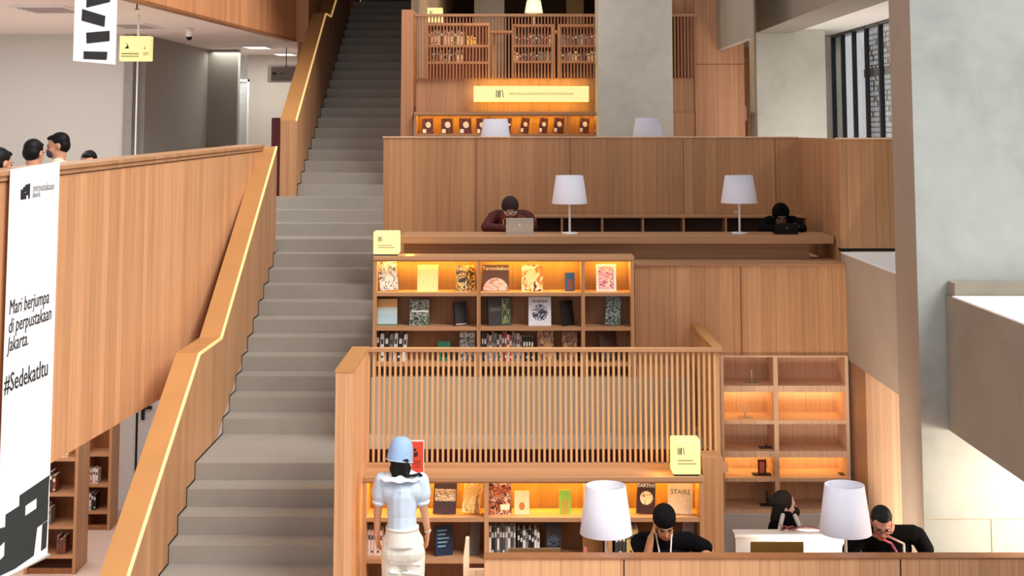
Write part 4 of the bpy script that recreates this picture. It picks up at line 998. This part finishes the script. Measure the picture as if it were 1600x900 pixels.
def face_bits(t, c, M, s, dark, lip=None, eyes=True, glasses=None):
    f = lambda x, y, z: c + M @ Vector((x * s, y * s, z * s))
    if eyes:
        for a in (-1, 1):
            bm = BM(); ell(bm, f(a * .031, -.079, .006), (.013 * s, .008 * s, .006 * s), M, 10); obj('eye', bm, dark, t, True)
        for a in (-1, 1):
            bm = BM(); cap(bm, f(a * .016, -.090, .026), f(a * .05, -.078, .027), .0042 * s, .0034 * s, 8); obj('eyebrow', bm, dark, t, True)
    if lip:
        bm = BM(); ell(bm, f(0, -.089, -.052), (.024 * s, .010 * s, .008 * s), M, 10); obj('mouth', bm, lip, t, True)
    if glasses:
        bm = BM()
        for a in (-1, 1):
            pts = [f(a * .033 + .025 * math.cos(q * PI / 6), -.098, .004 + .018 * math.sin(q * PI / 6)) for q in range(13)]
            for u_, v_ in zip(pts, pts[1:]): cap(bm, u_, v_, .0024 * s, .0024 * s, 6)
            cap(bm, f(a * .058, -.096, .006), f(a * .078, .0, .008), .0024 * s, .0024 * s, 6)
        cap(bm, f(-.009, -.1, .006), f(.009, -.1, .006), .0024 * s, .0024 * s, 6)
        obj('glasses', bm, glasses, t)
def hair(t, c, M, s, mat, low=0, name='hair'):
    f = lambda x, y, z: c + M @ Vector((x * s, y * s, z * s))
    bm = BM(); ell(bm, f(0, .026, .04), (.081 * s, .093 * s, .084 * s), M)
    ell(bm, f(0, .045, .0), (.078 * s, .07 * s, .08 * s), M); ell(bm, f(0, -.03, .085), (.055 * s, .05 * s, .026 * s), M)
    return blob(name, bm, mat, t, .007, 3)

def seated(label, base, zfloor, seat, lean, c, headc, yaw, pitch, roll, sk, hands, top, elbow=None, s=1.0, shw=.19, sleeve='long', voxel=.010, yaw_b=0, stool=True, top_r=1.0, cat='person'):
    """person sitting at base (x, y), facing -Y before yaw_b; hands = two wrist points in local space"""
    t = thing('person', label, cat, (base[0], base[1], zfloor), yaw_b)
    V = Vector
    hz = seat + .09
    hip = V((0, 0, hz)); th_ = lean
    sp = lambda d: hip + V((0, -math.sin(th_) * d, math.cos(th_) * d))
    chest, neck0 = sp(.30 * s), sp(.47 * s)
    hc = headc if headc is not None else sp(.62 * s) + V((0, -.05, 0))
    M = frame(yaw, pitch, roll)
    bm = BM()
    cap(bm, V((-.08, 0, hz)), V((.08, 0, hz)), .115, .115)
    cap(bm, hip, chest, .125, .135); cap(bm, chest + V((-.05, 0, 0)), chest + V((.05, 0, 0)), .125, .125)
    cap(bm, neck0 + V((-shw + .05, 0, -.03)), neck0 + V((shw - .05, 0, -.03)), .06, .06)
    cap(bm, neck0, hc + M @ V((0, .02, -.05)), .058, .052)
    head_solid(bm, hc, M, s)
    sh = [neck0 + V((a * (shw - .01), 0, -.045)) for a in (-1, 1)]
    els = []
    for a, S_, Wp in zip((-1, 1), sh, hands):
        E_ = elbow[0 if a < 0 else 1] if elbow else (S_ + Wp) / 2 + V((a * .07, .05, -.11))
        els.append(E_)
        cap(bm, S_, E_, .046, .038); cap(bm, E_, Wp[0] if isinstance(Wp, tuple) else Wp, .037, .026)
    for a, Wp in zip((-1, 1), hands):
        d = (Wp - els[0 if a < 0 else 1]).normalized()
        if Wp.z > hc.z - .2: hand(bm, Wp, (hc + M @ V((a * .06, 0, .02)) - Wp), V((-a, 0, 0)), V((0, -1, 0)), .95, .4)
        else: hand(bm, Wp, V((d.x, d.y, 0)), V((0, 0, -1)), V((-a, 0, 0)), .95, .5)
    for a in (-1, 1):
        k = V((a * .11, -.42, hz - .02)); f_ = V((a * .12, -.40, .09))
        cap(bm, V((a * .09, 0, hz - .01)), k, .088, .06); cap(bm, k, f_, .055, .04); cap(bm, f_ + V((0, .03, -.045)), f_ + V((0, -.14, -.05)), .04, .035)
    blob('body', bm, sk, t, voxel)
    # clothes
    bm = BM()
    cap(bm, V((-.08, 0, hz + .02)), V((.08, 0, hz + .02)), .132, .132)
    cap(bm, hip, chest, .14 * top_r, .15 * top_r); cap(bm, chest + V((-.055, 0, 0)), chest + V((.055, 0, 0)), .14 * top_r, .14 * top_r)
    cap(bm, neck0 + V((-shw + .05, 0, -.035)), neck0 + V((shw - .05, 0, -.035)), .072, .072)
    for a, S_, E_, Wp in zip((-1, 1), sh, els, hands):
        if sleeve == 'long': cap(bm, S_, E_, .064, .055); cap(bm, E_, Wp, .054, .038)
        else: cap(bm, S_, S_.lerp(E_, .72), .066, .064)
    blob('shirt', bm, top, t, voxel)
    bm = BM()
    for a in (-1, 1):
        k = V((a * .11, -.42, hz - .02)); f_ = V((a * .12, -.40, .16))
        cap(bm, V((a * .09, 0, hz - .01)), k, .1, .07); cap(bm, k, f_, .066, .055)
    blob('trousers', bm, plain('dark_trousers', (.02, .022, .03), .8), t, voxel + .002)
    if stool:
        q = thing('stool', 'wooden stool under the ' + ' '.join(label.split()[:9]), 'stool', (base[0], base[1], zfloor), yaw_b)
        part('seat', (-.17, .17, -.17, .17, seat - .06, seat - .028), W_H, q, .005)
        for x in (-.15, .12):
            for y in (-.15, .12): part('leg', (x, x + .03, y, y + .03, 0, seat - .06), W_H, q)
    return t, hc, M, sh, els
V = Vector
HAIRM = plain('hair_black', (.005, .0045, .0045), .55, spec=.2)
DARK = plain('feature_dark', (.02, .012, .01), .5)
LIP = plain('lips', srgb(150, 80, 72), .5)

# man with glasses, bottom right
Ym = 11.2
hp_ = P(1378, 815, Ym - .25)
bx = PX(1385, 850, Ym)
def loc_head(u, v, Y, base, zf): q = P(u, v, Y); return V((q.x - base[0], q.y - base[1], q.z - zf))
zfm = 0.0
bs = (bx, Ym + .12)
hc = loc_head(1377, 818, Ym - .22, bs, zfm)
seatm = .44
t, hc, M, sh, els = seated('person with glasses and black shirt leaning over the reading desk', bs, zfm, seatm, .42, None, hc, -.12, .5, .05, skin('man', (196, 138, 116)),
    [V((-.02, -.46, ZD1 + .03)), V((.12, -.46, ZD1 + .03))], plain('cloth_black', (.004, .004, .005), .9, var=.3, spec=.08), elbow=[V((-.33, -.22, ZD1 + .05)), V((.30, -.2, ZD1 + .05))], shw=.23, sleeve='short', voxel=.008)
hair(t, hc, M, 1.0, HAIRM)
face_bits(t, hc, M, 1.0, DARK, LIP, True, BLACKM)
bm = BM()
n0 = hc + M @ V((0, .0, -.13))
for a, m_ in ((-1, 0), (1, 1)):
    bm = BM(); A_ = hc + M @ V((a * .055, -.02, -.10)); cap(bm, A_, V((.02 + a * .045, A_.y - .06, ZD1 + .18)), .009, .009, 8); cap(bm, V((.02 + a * .045, A_.y - .06, ZD1 + .18)), V((.05, A_.y - .12, ZD1 + .05)), .009, .009, 8)
    o = obj('lanyard', bm, plain('lanyard_pink', srgb(214, 110, 140), .6) if a < 0 else plain('lanyard_cream', srgb(240, 216, 200), .6), t, True)

# reader in a black cap, hand on the cheek
bs = (PX(1040, 850, 11.2), 11.3)
hc = loc_head(1038, 817, 10.98, bs, 0)
wr = hc + V((-.105, -.03, -.10))
t, hc, M, sh, els = seated('person in black cap and black top resting the head on one hand', bs, 0, .36, .30, None, hc, .08, .62, -.06, skin('cap', (190, 136, 100)),
    [wr, V((.2, -.34, ZD1 + .03))], plain('cloth_black', (0, 0, 0)), elbow=[V((-.17, -.34, ZD1 + .05)), V((.33, -.1, ZD1 + .06))], shw=.22, sleeve='short', voxel=.008)
f = lambda x, y, z: hc + M @ V((x, y, z))
bm = BM(); ell(bm, f(0, .016, .06), (.088, .102, .078), M); ell(bm, f(0, .012, .035), (.090, .100, .03), M); blob('cap', bm, plain('cap_black', (.005, .0045, .0045), .8, spec=.1), t, .006, 3)
hair(t, hc, M, .94, HAIRM)
face_bits(t, hc, M, 1.0, DARK, LIP)
for a in (-1, 1):
    bm = BM(); cap(bm, f(a * .06, -.0, -.11), V((hc.x + a * .03, hc.y - .08, ZD1 + .03)), .006, .006, 8); obj('lanyard', bm, plain('lanyard_white', srgb(230, 220, 216), .6), t, True)

# masked person sitting sideways behind the white table
bs = (PX(1218, 800, 13.32), 13.32)
zf = -.6
hc = loc_head(1224, 791, 13.32, bs, zf)
seat = hc.z - .62
t, hc, M, sh, els = seated('person in black hooded top and black mask seen from the side', bs, zf, seat, .12, None, V((0.03, -.06, hc.z)), PI / 2 - PI / 2, .1, 0, skin('pale', (226, 196, 186)),
    [V((-.1, -.42, seat + .32)), V((.1, -.42, seat + .32))], plain('hoodie', (.004, .004, .005), .9, spec=.08), shw=.19, voxel=.010, yaw_b=PI / 2)
f = lambda x, y, z: hc + M @ V((x, y, z))
bm = BM(); ell(bm, f(0, .030, .035), (.094, .098, .102), M); cap(bm, f(0, .03, -.03), f(0, .045, -.13), .086, .085); ell(bm, f(0, .12, .03), (.05, .045, .05), M); blob('hood', bm, plain('hood_brown', srgb(34, 26, 26), .85), t, .009, 3)
bm = BM(); ell(bm, f(0, -.082, -.050), (.056, .056, .052), M); blob('face_mask', bm, plain('mask_black', (.014, .012, .012), .8), t, .007, 2)
face_bits(t, hc, M, 1.0, DARK)
STRAP = plain('strap_white', srgb(232, 230, 228), .7)
bm = BM()
so = sh[0]; pb = [so + V((.0, .06, .075)), so + V((-.075, .10, .0)), so + V((-.12, .12, -.15)), so + V((-.12, .13, -.5))]; pc = [so + V((.0, -.05, .07)), so + V((-.08, -.08, -.02)), so + V((-.125, -.10, -.2))]
pa = [sh[0] + V((.05, -.02, .05)), sh[0] + V((.03, -.13, -.05)), V((-.15, -.2, seat + .2))]
for pl in (pb, pc):
    for a, b_ in zip(pl, pl[1:]): cap(bm, a, b_, .02, .02, 8)
obj('strap', bm, STRAP, t, True)

# reader in dark red veil
bs = (PX(798, 350, 15.7), 15.75)
zf = 2.2
hc = loc_head(797, 327, 15.4, bs, zf)
seat = hc.z - .56
t, hc, M, sh, els = seated('person with glasses in a dark red veil typing on the silver laptop', bs, zf, seat, .45, None, hc, .05, .45, 0, skin('red', (150, 96, 72)),
    [V((-.08, -.55, ZD2 - zf + .04)), V((.12, -.55, ZD2 - zf + .04))], plain('cloth_wine', srgb(78, 18, 18), .8, var=.2), elbow=[V((-.27, -.3, ZD2 - zf + .03)), V((.24, -.3, ZD2 - zf + .03))], shw=.2, voxel=.010)
f = lambda x, y, z: hc + M @ V((x, y, z))
bm = BM(); ell(bm, f(0, .022, .035), (.096, .105, .105), M); ell(bm, f(0, -.03, -.10), (.075, .06, .05), M); blob('veil', bm, plain('veil_dark', srgb(38, 16, 16), .85), t, .009, 3)
bm = BM(); cap(bm, f(0, .03, -.06), f(0, .08, -.2), .09, .13); ell(bm, f(.1, .06, -.17), (.12, .1, .08)); blob('scarf', bm, plain('scarf_rust', srgb(110, 46, 22), .8, var=.2), t, .01, 3)
face_bits(t, hc, M, 1.0, DARK, LIP, True, WMETAL)

# reader in black veil
bs = (PX(1216, 350, 15.7), 15.7)
hc = loc_head(1220, 337, 15.45, bs, zf)
seat = hc.z - .56
t, hc, M, sh, els = seated('person in a black veil bent behind the black laptop at the desk end', bs, zf, seat, .4, None, hc, -.05, .5, 0, skin('veil', (120, 84, 70)),
    [V((-.1, -.55, ZD2 - zf + .03)), V((.14, -.55, ZD2 - zf + .03))], plain('cloth_black', (0, 0, 0)), elbow=[V((-.22, -.3, ZD2 - zf + .02)), V((.2, -.3, ZD2 - zf + .02))], shw=.17, voxel=.010)
f = lambda x, y, z: hc + M @ V((x, y, z))
bm = BM(); ell(bm, f(0, .022, .03), (.096, .105, .105), M); cap(bm, f(0, .02, -.05), f(0, .05, -.2), .09, .15); ell(bm, f(0, -.04, -.10), (.075, .06, .05), M); blob('veil', bm, plain('hoodie', (0, 0, 0)), t, .01, 3)
face_bits(t, hc, M, 1.0, DARK)

# people behind the balcony parapet
for (u, v, Y, yw, lab, mk) in ((101, 228, 13.1, -1.35, 'person with black hair and dark mask reading behind the balcony parapet', 1), (47, 240, 12.2, PI * .92, 'person with black hair seen from behind at the balcony parapet', 0),
                           (141, 254, 14.5, 0, 'person of whom only the hair top rises above the balcony parapet', 0), (-10, 256, 10.9, 2.6, 'person cut off at the left edge of the view behind the balcony', 0)):
    bs = (PX(u, v, Y), Y); hc = loc_head(u, v, Y, bs, ZBF); hc.x = 0; hc.y = 0
    seat = hc.z - .70
    t, hc, M, sh, els = seated(lab, bs, ZBF, seat, .1, None, V((0, -.06, hc.z)), 0, .25, 0, skin('balc', (206, 150, 120)), [V((-.1, -.4, seat + .3)), V((.1, -.4, seat + .3))],
                               plain('shirt_cream', srgb(226, 212, 190), .8), voxel=.011, yaw_b=yw, shw=.18)
    hair(t, hc, M, 1.0, HAIRM)
    f = lambda x, y, z: hc + M @ V((x, y, z))
    if mk:
        bm = BM(); ell(bm, f(0, -.072, -.05), (.055, .045, .045), M); blob('face_mask', bm, plain('mask_grey', srgb(60, 60, 70), .8), t, .008, 2)
    face_bits(t, hc, M, 1.0, DARK)

# standing woman, seen from behind
Yw = 11.62
bx = PX(628, 800, Yw)
t = thing('person', 'person in pale blue hat, pale blue blouse and white trousers standing before the bookcase', 'person', (bx, Yw, 0))
def wz(v): return PZ(v, Yw)
S_ = FPX * 1.03 / Yw
def wx(u): return (u - 628) / S_
sk = skin('woman', (206, 152, 122))
bm = BM()
zcr, zw_, zsh, znk = wz(868), wz(822), wz(751), wz(738)
hips = V((0, .0, wz(850)))
cap(bm, V((-.05, 0, wz(850))), V((.06, 0, wz(850))), .085, .085)
for a in (-1, 1):
    k = V((a * .085 + .02, -.01, zcr * .55)); an = V((a * .09 + .02, .01, .07))
    cap(bm, V((a * .08 + .012, 0, zcr + .02)), k, .075, .055); cap(bm, k, an, .055, .036); cap(bm, an + V((0, -.02, -.035)), an + V((0, .13, -.045)), .034, .028)
cap(bm, V((.0, 0, wz(835))), V((0, 0, wz(775))), .095, .11); cap(bm, V((-.08, 0, wz(765))), V((.08, 0, wz(765))), .085, .085)
cap(bm, V((-.11, 0, zsh - .02)), V((.11, 0, zsh - .02)), .05, .05)
cap(bm, V((-.01, 0, znk - .03)), V((-.015, 0, wz(722))), .048, .046)
HC = V((wx(625), .01, wz(714))); MH = frame(PI, .1, .04)
head_solid(bm, HC, MH, .95)
arms = []
for a, pts in ((-1, [(597, 752), (590, 796), (588, 836)]), (1, [(657, 752), (662, 796), (668, 834)])):
    A_, B_, C_ = [V((wx(u), y, wz(v))) for (u, v), y in zip(pts, (0, .02, -.0))]
    C_.y = .06; cap(bm, A_, B_, .045, .036); cap(bm, B_, C_, .035, .024); arms.append((A_, B_, C_))
    hand(bm, C_, V((-a * .12, .15, -1)), V((-a, 0, 0)), V((0, 1, 0)) * .8 + V((-a * .3, 0, 0)), .92, .5)
blob('body', bm, sk, t, .0065, 3)
BL = plain('blouse_blue', srgb(196, 214, 232), .75, var=.03, scale=14)
bm = BM()
cap(bm, V((.0, 0, wz(826))), V((0, 0, wz(800))), .118, .115); cap(bm, V((0, 0, wz(800))), V((0, 0, wz(772))), .118, .128)
cap(bm, V((-.09, 0, wz(765))), V((.09, 0, wz(765))), .095, .095); cap(bm, V((-.12, 0, zsh - .01)), V((.12, 0, zsh - .01)), .06, .06)
cap(bm, V((0, 0, wz(838))), V((0, 0, wz(822))), .135, .118)
for A_, B_, C_ in arms:
    m_ = A_.lerp(B_, .42); cap(bm, A_ + V((0, 0, .005)), m_, .066, .072); cap(bm, m_, A_.lerp(B_, .72), .07, .05)
for k in range(9):     # folds running down the back
    x = -.09 + .0225 * k; cap(bm, V((x * 1.1, -.118 + abs(x) * .45, wz(762))), V((x * .75, -.108 + abs(x) * .4, wz(815))), .009, .006, 6)
blob('blouse', bm, BL, t, .007, 3)
bm = BM()
rr = [(.04, .012), (.08, .002), (.155, -.05), (.162, -.058), (.152, -.062), (.075, -.016), (.04, .0)]
n = 48; rings = []
for r_, z in rr:
    rings.append([bm.verts.new((r_ * math.cos(q) * 1.12 + wx(626), r_ * math.sin(q) * .86, znk + .012 + z + (.006 * math.sin(q * 9) if r_ > .1 else 0))) for q in [2 * PI * i / n for i in range(n)]])
for a, b_ in zip(rings, rings[1:] + rings[:1]):
    for i in range(n): bm.faces.new((a[i], a[(i + 1) % n], b_[(i + 1) % n], b_[i]))
obj('collar', bm, plain('collar_white', srgb(226, 232, 240), .75, var=.02), t, True)
for A_, B_, C_ in arms:
    bm = BM(); q0, q1 = A_.lerp(B_, .70), A_.lerp(B_, .80); cone(bm, q1, q0, .053, .055, 20); o = obj('cuff', bm, _m['collar_white'], t, True); o['label'] = 'white sleeve cuff'
PT = plain('trousers_white', srgb(222, 222, 214), .8, var=.04, scale=10)
bm = BM()
cap(bm, V((-.05, 0, wz(848))), V((.07, 0, wz(848))), .108, .108); cap(bm, V((-.055, -.02, wz(860))), V((.075, -.02, wz(860))), .108, .108); cone(bm, V((0.005, 0, wz(850))), V((.005, 0, wz(823))), .152, .128, 28)
for a in (-1, 1):
    k = V((a * .088 + .014, -.0, zcr * .55)); an = V((a * .092 + .015, .01, .07))
    cap(bm, V((a * .078 + .012, 0, zcr + .02)), k, .098, .078); cap(bm, k, an, .077, .066)
for a in (-1, 1):
    for q in range(3): cap(bm, V((a * .05 - .03, -.1, zcr - .03 - q * .07)), V((a * .05 + .12, -.085, zcr - .05 - q * .075)), .010, .006, 6)
blob('trousers', bm, PT, t, .008, 2)
bm = BM()
for x0_ in (-.075, .03): box(bm, x0_, x0_ + .06, -.154, -.150, wz(862), wz(848))
bm.free()
bm = BM(); cone(bm, V((.005, 0, wz(826))), V((.005, 0, wz(821.5))), .133, .131, 30); obj('waistband', bm, PT, t, True)
for a in (-1, 1):
    bm = BM(); cap(bm, V((a * .1, .0, .03)), V((a * .1, .13, .025)), .042, .036); obj('shoe', bm, WHITE, t, True)
bm = BM(); f = lambda x, y, z: HC + MH @ V((x, y, z))
ell(bm, f(0, .03, -.02), (.084, .078, .09), MH); ell(bm, f(0, .05, -.085), (.088, .05, .07), MH)
cap(bm, f(-.03, .06, -.03), f(-.045, .075, -.125), .045, .032); cap(bm, f(.03, .06, -.03), f(.04, .075, -.125), .045, .03)
pts = [f(-.03, .09, -.10), f(-.06, .11, -.135), f(-.11, .10, -.135), f(-.15, .06, -.13), f(-.175, .02, -.16), f(-.18, 0, -.2)]
for a, b_ in zip(pts, pts[1:]): cap(bm, a, b_, .013, .010)
blob('hair', bm, HAIRM, t, .006, 2)
bm = BM(); HT = plain('hat_blue', srgb(150, 180, 222), .8, var=.05, scale=25)
lathe(bm, [(.0, .122), (.035, .118), (.066, .102), (.086, .070), (.096, .030), (.101, -.01), (.104, -.045), (.103, -.066), (.099, -.07), (.09, -.04)], (0, 0, 0), 40)
for k in range(3):
    pass
bmesh.ops.transform(bm, matrix=Matrix.Translation(HC + V((0, 0, .035))) @ Matrix.Rotation(.12, 4, 'Y') @ Matrix.Rotation(-.12, 4, 'X'), verts=bm.verts)
obj('hat', bm, HT, t, True)
bm = BM()
pts = [(.108 * math.cos(q * PI / 16), .108 * math.sin(q * PI / 16), -.062) for q in range(33)]
for a, b_ in zip(pts, pts[1:]): cap(bm, a, b_, .004, .004, 6)
bmesh.ops.transform(bm, matrix=Matrix.Translation(HC + V((0, 0, .035))) @ Matrix.Rotation(.12, 4, 'Y') @ Matrix.Rotation(-.12, 4, 'X'), verts=bm.verts)
obj('hat_trim', bm, plain('hat_trim', srgb(206, 220, 240), .8), t, True)
A_, B_, C_ = arms[1]
bm = BM(); d = (C_ - B_).normalized(); cone(bm, C_ - d * .012, C_ - d * .002, .028, .028, 16); obj('bracelet', bm, ALU, t, True)
